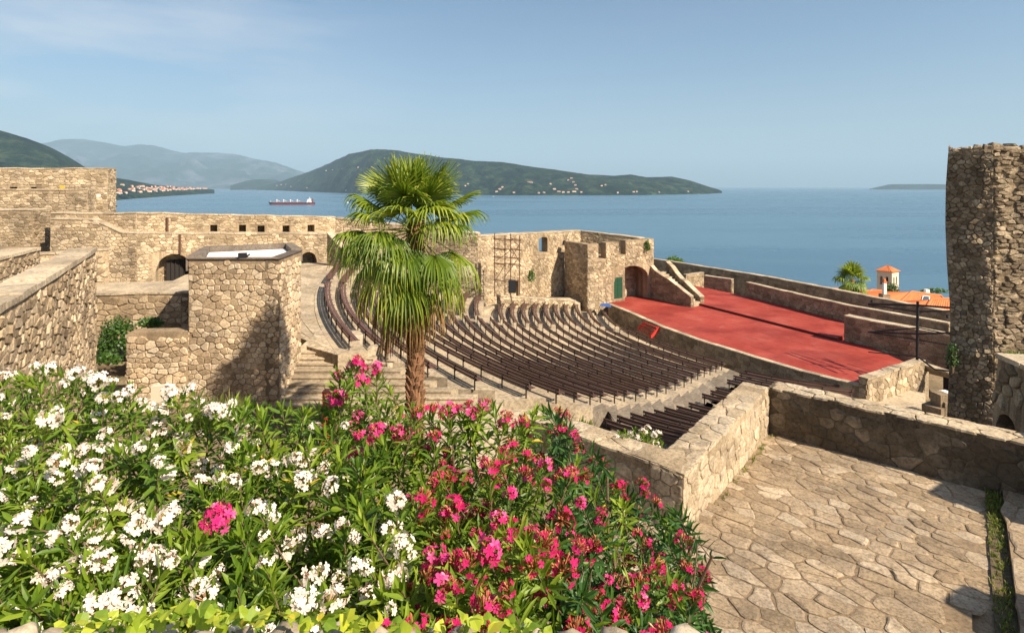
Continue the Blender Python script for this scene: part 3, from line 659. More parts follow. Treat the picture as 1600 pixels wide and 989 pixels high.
def full(k, ext=True):
    r = rows[k]; p = list(r['wed'][:-1]) + list(r['main'][:-1]) + list(r['aisle'])
    return p
DOWN = 0.62
def tread(k):
    mb = MB(); r = rows[k]
    a = off(full(k), -0.28 if k == 0 else -DOWN + 0.0); 
    if k == 0: outer = off(full(0), 0.6)
    else: outer = off(full(k - 1), -DOWN)
    inner = off(full(k), -DOWN); z = r['z']; zb = -15.5
    n = len(inner)
    for i in range(n - 1):
        o0, o1, i0, i1 = outer[i], outer[i + 1], inner[i], inner[i + 1]
        mb.hexa([(o0.x, o0.y, zb), (i0.x, i0.y, zb), (i1.x, i1.y, zb), (o1.x, o1.y, zb)], [(o0.x, o0.y, z), (i0.x, i0.y, z), (i1.x, i1.y, z), (o1.x, o1.y, z)], 1 if k > 6 and i >= 40 else 0, 0.35 + 0.3 * ((i * 7 + k * 3) % 5) / 5)
    if r['near']:
        ii = off(r['near'], -DOWN); 
        if rows[k - 1]['near']: oo = off(rows[k - 1]['near'], -DOWN)
        else: oo = off(r['near'], 0.5)
        for i in range(len(ii) - 1):
            mb.hexa([(oo[i].x, oo[i].y, zb), (ii[i].x, ii[i].y, zb), (ii[i+1].x, ii[i+1].y, zb), (oo[i+1].x, oo[i+1].y, zb)], [(oo[i].x, oo[i].y, z), (ii[i].x, ii[i].y, z), (ii[i+1].x, ii[i+1].y, z), (oo[i+1].x, oo[i+1].y, z)], 1)
    return mb
st = empty('seating_terrace', (0, 30, -14), 'curved pale stone seating steps falling from the left walkway to the red stage', 'seating steps')
for k in range(23):
    tread(k).build('step', [M['tread'], M['treadg']], st)
# half steps in the far aisle
for k in range(22):
    a = rows[k]['main'][0]; b = rows[k + 1]['main'][0]
    for j in range(1):
        mb = MB(); d = (b - a); d.normalize(); e1 = off(rows[k]['main'], -DOWN)[0]; tdir = (rows[k]['main'][0] - rows[k]['main'][2]).normalized()
        c0 = e1 + tdir * 0.1; c1 = e1 + tdir * 1.15
        w_ = 0.36
        mb.slab([(c0.x, c0.y), (c1.x, c1.y), (c1.x + d.x * w_, c1.y + d.y * w_), (c0.x + d.x * w_, c0.y + d.y * w_)], rows[k + 1]['z'] - 0.01, (rows[k]['z'] + rows[k + 1]['z']) / 2)
        mb.build('half_step', M['tread'], st)
# benches
post_me = MB(); post_me.box((0, 0, 0), 0.045, 0.045, RH - 0.05); POST = post_me.build('post', M['iron'], mesh_only=True, origin=(0, 0, 0))
arm_me = MB(); arm_me.box((0, 0.2, 0.36), 0.04, 0.42, 0.035); ARM = arm_me.build('seat_bracket', M['iron'], mesh_only=True, origin=(0, 0, 0))
ORD = ['first', 'second', 'third', 'fourth', 'fifth', 'sixth', 'seventh', 'eighth', 'ninth', 'tenth', 'eleventh', 'twelfth', 'thirteenth', 'fourteenth', 'fifteenth', 'sixteenth', 'seventeenth', 'eighteenth', 'nineteenth', 'twentieth', 'twenty first', 'twenty second', 'twenty third']
def bench(path, z, label, group, mat, n_post=None):
    pts = []
    for i, p in enumerate(path):
        a = path[max(0, i - 1)]; b = path[min(len(path) - 1, i + 1)]; t_ = (b - a).normalized(); n = Vector((t_.y, -t_.x))
        if n.dot(Vector((-.906, -.424))) > 0: n = -n              # n points down-slope, towards the stage
        pts.append((p.x, p.y, z, n.x, n.y))
    mid = pts[len(pts) // 2]
    e = empty('bench', (mid[0], mid[1], z), label, 'bench', group)
    for w0, w1, z0, z1, nm in ((-0.015, 0.015, RH - 0.115, RH, 'back_slat'), (-0.015, 0.015, RH - 0.265, RH - 0.165, 'back_slat'), (0.05, 0.18, 0.395, 0.43, 'seat_slat'), (0.21, 0.34, 0.395, 0.43, 'seat_slat')):
        mb = MB(); mb.sweep(pts, w0, w1, z0, z1); mb.build(nm, mat, e)
    T = sum(math.dist(pts[i][:2], pts[i + 1][:2]) for i in range(len(pts) - 1)); np_ = max(2, int(T / 1.55) + 1)
    acc = 0; j = 0
    for i in range(len(pts) - 1):
        l = math.dist(pts[i][:2], pts[i + 1][:2])
        while j < np_ and 0.15 + j * (T - 0.3) / (np_ - 1) <= acc + l + 1e-6:
            u = (0.15 + j * (T - 0.3) / (np_ - 1) - acc) / l; a, b = pts[i], pts[i + 1]
            x, y = a[0] + (b[0] - a[0]) * u, a[1] + (b[1] - a[1]) * u; rz = math.atan2(a[4], a[3]) - math.pi / 2
            inst('post', POST, (x - a[3] * 0.04, y - a[4] * 0.04, z), (0, 0, rz), 1, e); inst('seat_bracket', ARM, (x, y, z), (0, 0, rz), 1, e); j += 1
        acc += l
for k in range(23):
    r = rows[k]
    bench(r['main'], r['z'], 'long curved brown bench, %s row counted down from the upper walkway behind the palm' % ORD[k], 'long curved benches of the middle block', M['redwood'] if k < 3 else M['wood'])
    if WEDGE[k] and k != 11:
        bench(r['wed'][:-1], r['z'], ('short reddish bench beyond the aisle, %s from the top, by the far rampart' if k < 11 else 'short brown bench under the gate tower, %s row of the bowl') % ORD[k], 'short benches beyond the far aisle', M['redwood'] if k < 4 else M['wood'])
    if r['near']:
        bench(r['near'], r['z'], 'short dark bench between near aisle and terrace wall, %s row of the bowl' % ORD[k], 'dark benches of the near right block', M['wood'])
# ------------------------------------------------------------ upper walkway, stairs
wk = MB(); a = off(full(0), 0.601)
pl = [(p.x, p.y) for p in a]
left = [(-9.05, 25.2), (-9.3, 28), (-14, 34), (-24, 40), (-26, 46), (-19, 54)]
lb = [(-16.5, 53.5), (-24, 50), (-26, 46), (-24, 38), (-14, 30), (-9.15, 26.5), (-9.05, 25.25)]
SB = [0.0]
for q_, p_ in zip(lb[1:], lb): SB.append(SB[-1] + math.dist(q_, p_))
def on_lb(u):
    s_ = u * SB[-1]; return (lerp_tab(s_, [(SB[i], lb[i][0]) for i in range(len(lb))]), lerp_tab(s_, [(SB[i], lb[i][1]) for i in range(len(lb))]))
ll = [on_lb(i / (len(pl) - 1)) for i in range(len(pl))]
mb = MB()
for i in range(len(pl) - 1):
    for j in range(9):
        f = lambda a_, b_, u: (a_[0] + (b_[0] - a_[0]) * u, a_[1] + (b_[1] - a_[1]) * u)
        u0, u1 = j / 9 + .006, (j + 1) / 9 - .004
        mb.slab([f(ll[i], pl[i], u0), f(ll[i + 1], pl[i + 1], u0), f(ll[i + 1], pl[i + 1], u1), f(ll[i], pl[i], u1)], -9, -7.003 + random.uniform(-.008, .008))
    mb.slab([ll[i], ll[i + 1], pl[i + 1], pl[i]], -9, -7.03, 0, .3)
o = mb.build('walkway', M['tread']); o['kind'] = 'structure'
stz = [-7.15, -7.3, -7.45, -7.6, -7.75, -7.9, -8.05, -8.2, -8.35]
sx = [-6.2, -5.9, -5.2, -4.6, -3.9, -3.3, -2.4, -1.6, -0.6]
e = empty('stone_stair', (-6, 24, -8.4), 'broad pale stone stair running down beside the square booth towards the flowers', 'stairs')
Yt = 25.2
for i, (z, x) in enumerate(zip(stz, sx)):
    y1 = Yt - i * 0.36; y0 = y1 - 0.36
    mb = MB(); mb.slab([(-9.2, y0), (x, y0), (x + 0.25, y1 + 0.05), (-9.2, y1 + 0.05)], -9, z); mb.slab([(-9.2, y0 - 0.03), (x, y0 - 0.03), (x, y0 + 0.1), (-9.2, y0 + 0.1)], z - 0.05, z + 0.003); mb.build('stair_step', M['tread'], e)
mb = MB(); mb.slab([(-9.25, 25.2), (-6.6, 25.2), (-7.2, 28.0), (-9.4, 28.0)], -9, -7.008); mb.build('top_landing', M['tread'], e)
mb = MB(); mb.slab([(-6.2, 25.2), (-6.2, 24.7), (-5.9, 24.9), (-5.7, 25.6)], -9, -6.95)
mb.build('landing_block', M['tread'], e)
PAVES = [([(x, y) for x, y in pl][::-1] + [(-16.5, 53.5), (-26, 46), (-24, 38), (-14, 30), (-9.15, 26.5), (-9.05, 25.25)], -7.0)]
mb = MB(); mb.slab([(-14, 15), (3, 15), (1.5, 21.9), (-9.2, 21.9), (-14, 22)], -9.2, -8.5); o = mb.build('pavement', M['tread']); o['kind'] = 'structure'
# ============================================================ STAGE
SZ = -12.5
front = [P(*q, SZ) for q in ((950, 476), (985, 490), (1031, 511), (1088, 532), (1150, 551), (1205, 568), (1255, 583), (1305, 595), (1353, 607))]
stepl = [P(1080, 474, SZ), P(1094, 480, SZ), P(1412, 570, SZ)]
ux, uy = 0.424, -0.906
def vadd(p, d, n): return (p[0] + d[0] * n, p[1] + d[1] * n)
UP = (ux, uy); NO = (0.906, 0.424)
st = empty('stage', (22, 50, -14), 'red painted open air stage on two levels behind a curved stone front', 'stage')
b1 = P(1406, 568, SZ); b0 = P(1076, 466, SZ); c0 = (15.9, 64.8)
def shift(p, n): return vadd(p, NO, n)
mb = MB(); mb.slab([shift(p, 0.2) for p in front] + [(27.6, 39.4), (27.9, 40.6), (28.0, 47.1), (26.304, 46.6), (19.604, 60.5), (16.4, 66.2), (11.2, 64.4)], -15, SZ); mb.build('lower_floor', M['stage'], st)
z2 = -12.28
us = [(19.6, 60.5), (28.6, 39.0), (40, 41), (31.6, 54.2), (22.3, 71.5), (19.0, 67.5)]
mb = MB(); us2 = [(us[0][0] + .004, us[0][1]), (26.3, 46.6), (27.6, 47.6), (34.5, 50), (31.6, 54.2), (22.3, 71.5), (19.0, 67.5)]
mb.slab(us2, -15, z2); mb.build('upper_floor', M['stage'], st)
mb = MB(); mb.slab([(19.6, 60.49), (26.30, 46.59), (26.27, 46.58), (19.57, 60.48)], -13, z2 - 0.05); mb.build('riser', M['riser'], st)
e = empty('stage_front_wall', (16, 50, -14), 'low curved grey stone wall with pale coping along the stage front', 'wall')
fw = [vadd(p, NO, 0.0) for p in front]
mb = MB(); T, at, tz = wall(mb, fw, 0.45, -15.0, SZ + 0.02, side=1, step=0.8); mb.build('core', M['stagew'], e)
clad([face_cells(T, at, tz, -14.4, 1, (0.62, 0.36), 0.02, (0.01, 0.04))], e, M['stagew'], limit=0, joined='masonry_face')
S = pathinfo(fw)
i = 0; s = 0.0; k = 0
while s < T - 0.1:
    s2 = min(T, s + random.uniform(0.8, 1.2)); (p0, n0), (p1, n1) = at(s + 1e-4), at(s2 - 0.02)
    mb = MB(); h = random.uniform(0.10, 0.13)
    mb.slab([(p0[0] - n0[0] * .06, p0[1] - n0[1] * .06), (p1[0] - n1[0] * .06, p1[1] - n1[1] * .06), (p1[0] + n1[0] * .4, p1[1] + n1[1] * .4), (p0[0] + n0[0] * .4, p0[1] + n0[1] * .4)], SZ + 0.023, SZ + h); mb.build('coping_slab', M['cope'], e); s = s2
def stone_wall(name, label, pts, thick, zb, zt, side=1, size=(0.6, 0.3), mat='stagew', core='stagew', rag=0.03, cope=True, openings=(), gap=0.02, dd=(0.02, 0.06), limit=0, batter=0.0, both=False, copemat='cope', cat='wall', step=0.6, minpx=9, rc=False, cope_h=0.07, group=None, seed=None, ends=()):
    e = empty(name, (pts[0][0], pts[0][1], zb if not callable(zb) else zb(0)), label, cat, group)
    sd_ = random.random() * 9 if seed is None else seed
    mb = MB(); T, at, tz = wall(mb, pts, thick, zb, zt, side=side, rag=rag, openings=openings, step=step, batter=batter, seed=sd_); mb.build('core', M[core], e)
    z0 = zb if not callable(zb) else min(zb(T * i / 10) for i in range(11))
    jobs = []
    S_ = pathinfo(pts)
    for i in range(len(pts) - 1):
        jobs.append(face_cells(T, at, tz, z0, side, size, gap, dd, openings, s0=S_[i], s1=S_[i + 1], batter=batter))
    for a, b, fl in ends:
        W, fn = linface(a, b, z0, fl); H = tz(0) - z0; jobs.append((voronoi(W, H - 0.03, size[0], size[1]), fn, gap, dd))
    for s_, st_ in ((1e-4, True), (T - 1e-4, False)):
        p_, n_ = at(s_); q_ = vadd(p_, n_, thick); hh_ = tz(s_) - z0
        W_, fn_ = linface(q_ if st_ else p_, p_ if st_ else q_, z0, 1 if side > 0 else -1)
        if batter == 0 and hh_ > size[1]: jobs.append((voronoi(W_, hh_, size[0], size[1]), fn_, gap, dd))
    clad(jobs, e, M[mat], limit=limit, minpx=minpx, rc=rc, joined='masonry_face')
    if cope:
        s = 0.0; mb = MB(); kk = 0
        while s < T - 0.05:
            s2 = min(T, s + random.uniform(0.7, 1.3))
            for c in S_[1:-1]:
                if s < c - 0.05 < s2 and s2 > c: s2 = c
            (p0, n0), (p1, n1) = at(s + 1e-4), at(s2 - 0.012); h = random.uniform(0.6, 1.0) * cope_h
            q = [(p0[0] - n0[0] * .05, p0[1] - n0[1] * .05), (p1[0] - n1[0] * .05, p1[1] - n1[1] * .05), (p1[0] + n1[0] * (thick + .04), p1[1] + n1[1] * (thick + .04)), (p0[0] + n0[0] * (thick + .04), p0[1] + n0[1] * (thick + .04))]
            za, zb_ = tz(s), tz(s2); 
            if side < 0: q = [q[1], q[0], q[3], q[2]]; za, zb_ = zb_, za
            mb = MB(); mb.slab(q, [za - .06, zb_ - .06, zb_ - .06, za - .06], [za + h, zb_ + h, zb_ + h, za + h]); mb.build('coping_slab', M[copemat], e); s = s2 + 0.012; kk += 1
    return e, T, at, tz
# right end wall of the stage
A = P(1355, 592, -11.85); B = P(1445, 562, -11.85)
stone_wall('stage_end_wall', 'sunlit stone wall closing the near right end of the stage', [A, B], 0.5, -14.9, -11.9, size=(0.5, 0.32), mat='far', core='farm', limit=120, minpx=7)
# end pillar block
# low parapets behind the upper stage
stone_wall('stage_parapet', 'short low stone parapet behind the far end of the upper stage', [P(1100, 431, -11.0), P(1143, 437, -11.0)], 0.45, -13, -11.0, size=(0.5, 0.3))
stone_wall('stage_parapet', 'pale low return wall beside the stair walls at the far end of the stage', [P(1072, 431, -11.1), P(1100, 427, -11.1)], 0.4, -13, -11.0, size=(0.5, 0.3), mat='far', core='farm')
stone_wall('stage_parapet', 'long low stone parapet running behind the whole upper stage', [P(1166, 441, -10.75), P(1325, 477, -10.75), P(1482, 505, -10.75)], 0.5, -13, -10.8, size=(0.55, 0.3))
stone_wall('outer_parapet', 'outermost parapet above the sea with pale coping behind the stage', [P(1015, 404, -11.0), P(1200, 433, -11.0), P(1490, 489, -11.0)], 0.6, -22, -11.0, size=(0.6, 0.35))
stone_wall('stage_wing_wall', 'tall free standing stone wall on the right of the stage under the lighting truss', [P(1319, 493, -10.45), P(1486, 524, -10.45)], 0.75, -13.5, -10.5, size=(0.55, 0.32), limit=120, minpx=6)
o_, T_, at_, tz_ = stone_wall('passage_wall', 'stone wall with a dark doorway right of the stage end wall', [P(1436, 566, -12.2), P(1500, 586, -12.2)], 0.5, -16, -12.3, size=(0.5, 0.3), openings=[(0.3, 2.7, -16.5, -12.65, 0)])
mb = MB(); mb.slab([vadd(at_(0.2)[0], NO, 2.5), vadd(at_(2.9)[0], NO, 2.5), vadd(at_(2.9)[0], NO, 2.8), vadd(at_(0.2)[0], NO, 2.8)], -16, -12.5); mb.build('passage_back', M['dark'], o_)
# stair side walls by the gate tower
def stairwall(name, label, a, b, th, prof, zb):
    L_ = math.dist(a, b)
    return stone_wall(name, label, [a, b], th, zb, lambda s: lerp_tab(s / L_, prof), size=(0.5, 0.3), step=0.25, rag=0.02, seed=1)
a = (15.3, 64.9); b = P(1079, 480, SZ)
stairwall('stair_side_wall', 'nearer stepped side wall of the stair between gate tower and stage', a, b, 0.45, [(0, -8.6), (0.22, -9.6), (0.45, -9.9), (0.95, -11.3), (1, -11.4)], -13)
a2 = (18.1, 67.6); b2 = P(1094, 477, SZ)
stairwall('stair_side_wall', 'farther stepped side wall of the stair between gate tower and stage', a2, b2, 0.45, [(0, -8.9), (0.12, -9.1), (0.4, -10.3), (0.55, -10.5), (0.95, -11.5), (1, -11.6)], -13)
e = empty('side_stair', (17.5, 63, -12.5), 'narrow stone steps between the two stepped side walls', 'stairs')
for i in range(12):
    u = i / 12; c = (a[0] + (b[0] - a[0]) * u, a[1] + (b[1] - a[1]) * u); d = (a2[0] + (b2[0] - a2[0]) * u, a2[1] + (b2[1] - a2[1]) * u)
    u2 = (i + 1) / 12; c2 = (a[0] + (b[0] - a[0]) * u2, a[1] + (b[1] - a[1]) * u2); d2 = (a2[0] + (b2[0] - a2[0]) * u2, a2[1] + (b2[1] - a2[1]) * u2)
    mb = MB(); mb.slab([(c[0] + .42, c[1] + .2), (c2[0] + .42, c2[1] + .2), d2, d], -13, -9.9 - i * 0.2); mb.build('stair_step', M['tread'], e)
# ============================================================ GATE TOWER
gt = empty('gate_tower', (12, 63, -13), 'square stone gate tower with battlements, green shutters and a wide arch', 'tower')
G0 = (7.95, 60.6); G1 = (15.9, 64.7); GL = (5.9, 64.6)
TG = math.dist(G0, G1)
def gtop(s):
    u = s / TG
    for a_, b_, z in ((0.0, 0.155, -6.15), (0.155, 0.265, -7.75), (0.265, 0.455, -6.05), (0.455, 0.56, -7.5), (0.56, 1.01, -5.95)):
        if a_ <= u < b_: return z
    return -5.95
def step_wall(mb, segs, p0, p1, th, zb, openings, side, seed):
    pass
def sub(p, q, u): return (p[0] + (q[0] - p[0]) * u, p[1] + (q[1] - p[1]) * u)
core = MB(); jobs = []
segs = [(0.0, 0.155, -6.15), (0.155, 0.265, -7.75), (0.265, 0.455, -6.05), (0.455, 0.56, -7.5), (0.56, 1.0, -5.95)]
for (ua, ub, zt) in segs:
    ops = []
    s0 = ua * TG
    for (x0, x1, zl, zh, r_) in ((0.385 * TG, 0.93 * TG, -14.5, -8.75, 1.7),):
        if x1 > s0 and x0 < ub * TG: ops.append((x0 - s0, x1 - s0, zl, zh, r_))
    # openings straddling segments are handled by the door niche below
    if ua >= 0.56 or ub <= 0.3: pass
    T, at, tz = wall(core, [sub(G0, G1, ua), sub(G0, G1, ub)], 0.9, -14.0, zt, side=1, rag=0.08, step=0.3, openings=[o for o in ops], seed=ua * 9)
    jobs.append(face_cells(T, at, tz, -14.0, 1, (0.42, 0.24), 0.015, (0.02, 0.07), ops))
# side walls
for p, q, zt, sd in ((G0, GL, -6.15, -1), ):
    T, at, tz = wall(core, [vadd(p, ((G1[0]-G0[0])/TG, (G1[1]-G0[1])/TG), 0.0), q], 0.8, -14, zt, side=-1, rag=0.06, seed=3, step=0.4)
    jobs.append(face_cells(T, at, tz, -14, -1, (0.42, 0.24), 0.015, (0.02, 0.07)))
R1 = (14.0, 68.6)
T, at, tz = wall(core, [G1, R1], 0.8, -14, -5.95, side=1, rag=0.1, seed=4, step=0.4); jobs.append(face_cells(T, at, tz, -14, 1, (0.42, 0.24), 0.015, (0.02, 0.07)))
# back of the arch niche
nb0 = vadd(sub(G0, G1, 0.33), (-0.45, 0.89), 2.3); nb1 = vadd(sub(G0, G1, 0.98), (-0.45, 0.89), 2.3)
T, at, tz = wall(core, [nb0, nb1], 0.5, -14, -8.2, side=1, seed=5); jobs.append(face_cells(T, at, tz, -14, 1, (0.42, 0.24), 0.015, (0.01, 0.04)))
# vault over the niche
core.slab([sub(G0, G1, 0.30), sub(G0, G1, 0.97), nb1, nb0], -8.0, -7.8)
core.build('core', M['farm'], gt); clad(jobs, gt, M['far'], limit=0, joined='masonry_face')
# the infill wall with the green shutters (left half of the arch)
core = MB(); i0 = vadd(sub(G0, G1, 0.375), (-0.45, 0.89), 0.12); i1 = vadd(sub(G0, G1, 0.56), (-0.45, 0.89), 0.12)
TI = math.dist(i0, i1)
T, at, tz = wall(core, [i0, i1], 0.5, -14, -8.7, side=1, seed=6, openings=[(0.02, 1.32, -12.2, -9.9, 0)]); core.build('infill', M['farm'], gt)
clad([face_cells(T, at, tz, -14, 1, (0.4, 0.24), 0.015, (0.01, 0.04), [(0.02, 1.32, -12.2, -9.9, 0)])], gt, M['far'], limit=0, joined='infill_stonework')
for j in range(2):
    mb = MB(); a_ = at(0.04 + j * 0.64)[0]; b_ = at(0.66 + j * 0.64)[0]
    p = [vadd(a_, (-0.45, 0.89), 0.02), vadd(b_, (-0.45, 0.89), 0.02), vadd(b_, (-0.45, 0.89), 0.09), vadd(a_, (-0.45, 0.89), 0.09)]
    mb.slab(p, -12.18, -9.92)
    for kx in range(10):
        f = [vadd(q, (0.45, -0.89), 0.03) for q in p[:2]] + p[:2][::-1]; mb.slab(f, -12.1 + kx * 0.215, -11.98 + kx * 0.215)
    mb.build('shutter', M['green'], gt)
mb = MB(); mb.slab([vadd(G0, (0.89, 0.45), 0.9), vadd(G1, (-.89, -.45), 0.9), vadd(vadd(G1, (-.89, -.45), 0.9), (-.45, .89), 3.5), vadd(vadd(G0, (0.89, 0.45), 0.9), (-.45, .89), 3.5)], -8.0, -7.75); mb.build('roof_floor', M['farm'], gt)
# ruined hall behind the gate tower
RW = [P(747, 369, -4.70), (PY(907, 69), 69.0), (PY(1004, 66.0), 66.0)]
Tl = math.dist(RW[0], RW[1]); Tr = math.dist(RW[1], RW[2])
def hall_s(px):   # arclength on the first run where the photo shows pixel column px
    x0, y0 = RW[0]; x1, y1 = RW[1]; k = (px - 800) / F; u = (k * y0 - x0) / ((x1 - x0) - k * (y1 - y0)); return u * Tl
ztop = lambda s: lerp_tab(s, [(0, -4.7), (Tl, -5.35), (Tl + Tr, -6.0)])
Zl = lambda px, py: PZ(py, RW[0][1] + (RW[1][1] - RW[0][1]) * hall_s(px) / Tl)
ops = [(hall_s(842), hall_s(855.5), Zl(848, 395), Zl(848, 370.5), 0.25), (hall_s(878), hall_s(887), Zl(882, 384), Zl(882, 375), 0.5), (hall_s(794), hall_s(806), Zl(800, 458), Zl(800, 439), 0)]
s_c = Tl
ops += [(s_c + 1.2, s_c + 2.0, -8.0, -6.9, 0.4), (s_c + 5.2, s_c + 6.3, -8.6, -6.9, 0.5)] if Tr > 7 else [(s_c + Tr * .15, s_c + Tr * .25, -8.0, -6.9, 0.3), (s_c + Tr * .55, s_c + Tr * .72, -8.4, -6.7, 0.4)]
e, T, at, tz = stone_wall('ruined_hall_wall', 'high roofless stone hall wall with window openings behind the scaffold and gate tower', RW, 1.2, -15, ztop, size=(0.42, 0.24), mat='far', core='farm', openings=ops, rag=0.05, step=0.5, cope_h=0.05)
# thickened lower half of the hall wall (ledge)
lw = [(p[0] + 0.0, p[1]) for p in (at(0.01)[0], at(Tl - 2.2)[0])]; n_ = at(0.01)[1]
lw = [vadd(p, (-n_[0], -n_[1]), 0.35) for p in lw]
TL2 = math.dist(*lw)
mb = MB(); T2, at2, tz2 = wall(mb, lw, 0.34, -15, lambda s: lerp_tab(s / TL2, [(0, -7.2), (1, -7.55)]), side=1, rag=0.1, openings=[(hall_s(794), hall_s(806), Zl(800, 466), Zl(800, 438), 0)], seed=8, step=0.4); mb.build('lower_wall', M['farm'], e)
clad([face_cells(T2, at2, tz2, -15, 1, (0.42, 0.24), 0.015, (0.02, 0.07), [(hall_s(794), hall_s(806), Zl(800, 466), Zl(800, 438), 0)])], e, M['far'], limit=0, joined='lower_stonework')
# low sloping parapet behind the far right seating block
PA = P(781, 462, -9.75); PB = P(899, 470, -11.75); Tp = math.dist(PA, PB)
stone_wall('low_seating_wall', 'low pale stone wall behind the short benches of the far right block', [PA, PB], 0.4, -15, lambda s: -9.75 - 2.0 * s / Tp, size=(0.4, 0.24), mat='far', core='farm', rag=0.02)
# court between the walls
mb = MB(); cp = [PA, PB, (9, 66), (4, 66), at2(T2 - .1)[0], at2(0.1)[0], (-3, 50.0), (-2.9, 46.5)]
mb.slab(cp, -15.2, [-10.4, -12.3, -12.6, -12.6, -12.5, -11.3, -10.6, -10.4]); o = mb.build('court_paving', M['tread']); o['kind'] = 'structure'

# ============================================================ LONG RAMPART
RA = [(-36, 45.0), (-29.8, 45.6), (-17.0, 55.5)]
def rz_top(s): return -2.45
T0 = math.dist(RA[1], RA[2])
def ramp_s(px):
    x0, y0 = RA[1]; x1, y1 = RA[2]; k = (px - 800) / F; u = (k * y0 - x0) / ((x1 - x0) - k * (y1 - y0)); return u * T0 + math.dist(RA[0], RA[1]), y0 + (y1 - y0) * u
topf = lambda s: lerp_tab(s, [(0, PZ(333, 45)), (math.dist(RA[0], RA[1]), PZ(333, 45.6)), (math.dist(RA[0], RA[1]) + T0, PZ(339.5, 55.5))])
ops = []
for px, py in ((334, 357), (379, 357), (408, 358), (447, 358), (486, 357)):
    s_, Y_ = ramp_s(px); s2, _ = ramp_s(px + 5.5); s1, _ = ramp_s(px - 5.5); ops.append((s1, s2, PZ(py + 5.5, Y_), PZ(py - 5.5, Y_), 0))
e, T, at, tz = stone_wall('rampart_wall', 'long upper rampart wall with five small square gun holes above the arches', RA, 1.0, -8, topf, size=(0.42, 0.22), mat='far', core='farm', openings=ops, rag=0.06, step=0.7, cope_h=0.05)
mb = MB(); bk_ = [vadd(p, at(1)[1] if i < 1 else at(T - 1)[1], 1.02) for i, p in enumerate(RA)]
wall(mb, bk_, 0.5, -8, lambda s: topf(s) - 0.8, side=1); mb.build('rear_core', M['farm'], e)
# lower, thicker part with arches
nn_ = at(T - 1)[1]; RB = [vadd(p, (-nn_[0], -nn_[1]), 1.3) for p in RA]
RB[0] = (RB[0][0] - 0, RB[0][1])
d0 = math.dist(RB[0], RB[1])
def lows(px):
    x0, y0 = RB[1]; x1, y1 = RB[2]; k = (px - 800) / F; u = (k * y0 - x0) / ((x1 - x0) - k * (y1 - y0)); return u * math.dist(RB[1], RB[2]) + d0, y0 + (y1 - y0) * u
lowtop = lambda s: lerp_tab(s, [(0, PZ(342, 44)), (lows(137)[0], PZ(343, 44)), (lows(181)[0], PZ(364, lows(181)[1])), (lows(520)[0], PZ(365, lows(520)[1]))])
ops = [(lows(243)[0], lows(299)[0], -9.6, PZ(397, lows(270)[1]), 1.3), (lows(468)[0], lows(495)[0], -8, PZ(394, lows(482)[1]), 0.8)]
e2, T, at, tz = stone_wall('lower_rampart', 'thick lower rampart wall with two round arches and a ledge on top', RB, 1.28, -10.2, lowtop, size=(0.42, 0.24), mat='far', core='farm', openings=ops, rag=0.05, step=0.6, cope_h=0.04)
# wooden-dark gate inside the large arch
pA = at(lows(258)[0])[0]; pB = at(lows(292)[0])[0]; nn2 = at(lows(270)[0])[1]
mb = MB(); mb.slab([vadd(pA, nn2, 0.9), vadd(pB, nn2, 0.9), vadd(pB, nn2, 1.0), vadd(pA, nn2, 1.0)], -10, PZ(408, 46)); mb.build('gate_leaf', M['dark'], e2)
for k in range(6):
    q = sub(vadd(pA, nn2, 0.84), vadd(pB, nn2, 0.84), k / 5); mb = MB(); mb.tube([(q[0], q[1], -9.9), (q[0], q[1], PZ(408, 46))], 0.03, 5); mb.build('gate_bar', M['iron'], e2)
for px in (264, 281):
    s_, Y_ = lows(px); q = at(s_)[0] if px == 281 else vadd(at(s_)[0], nn_, 1.24)
    mb = MB(); z0, z1 = (PZ(396, Y_), PZ(366, Y_)) if px == 281 else (PZ(364, Y_), PZ(341, Y_)); mb.tube([(q[0] - nn_[0] * .08, q[1] - nn_[1] * .08, z0), (q[0] - nn_[0] * .08, q[1] - nn_[1] * .08, z1)], 0.09, 6)
    tag(mb.build('drain_pipe', M['rust']), 'rusty vertical drain pipe on the %s rampart wall' % ('lower' if px == 281 else 'upper'), 'pipe')
# stepped dark return and wall behind the palm
RC = [(-17.0, 55.5), (-15.5, 52.0), (-13.6, 50.2)]
stone_wall('rampart_return', 'shaded stepped wall turning in front of the rampart left of the palm', [P(511, 414, -6.95), P(549, 418, -6.95)], 0.6, -9, lambda s: lerp_tab(s, [(0, -4.1), (0.6, -4.3), (0.61, -4.8), (3, -5.9)]), size=(0.42, 0.24), mat='far', core='farm')
q0 = (RA[2][0], RA[2][1] - 0.0)
stone_wall('rampart_behind_palm', 'rampart wall seen through the palm crown between long rampart and roofless hall', [(q0[0] - 0.0, q0[1] + 0.003), (-8.5, 55.0), (RW[0][0] - 0.002, RW[0][1] + 0.003)], 1.0, -15, lambda s: lerp_tab(s, [(0, PZ(341, 55.5)), (16, -4.68)]), size=(0.42, 0.24), mat='far', core='farm', rag=0.05)
mb = MB(); mb.slab([P(549, 418, -6.95), (-8.5, 53.5), (-2.6, 51.5), (-2.9, 46.5), (-8, 46.2), (-11.9, 46.0), (-14.5, 49.8)], -15.2, [-7.02, -9.4, -10.9, -10.5, -9.4, -8.0, -7.05]); o = mb.build('upper_court', M['tread']); o['kind'] = 'structure'

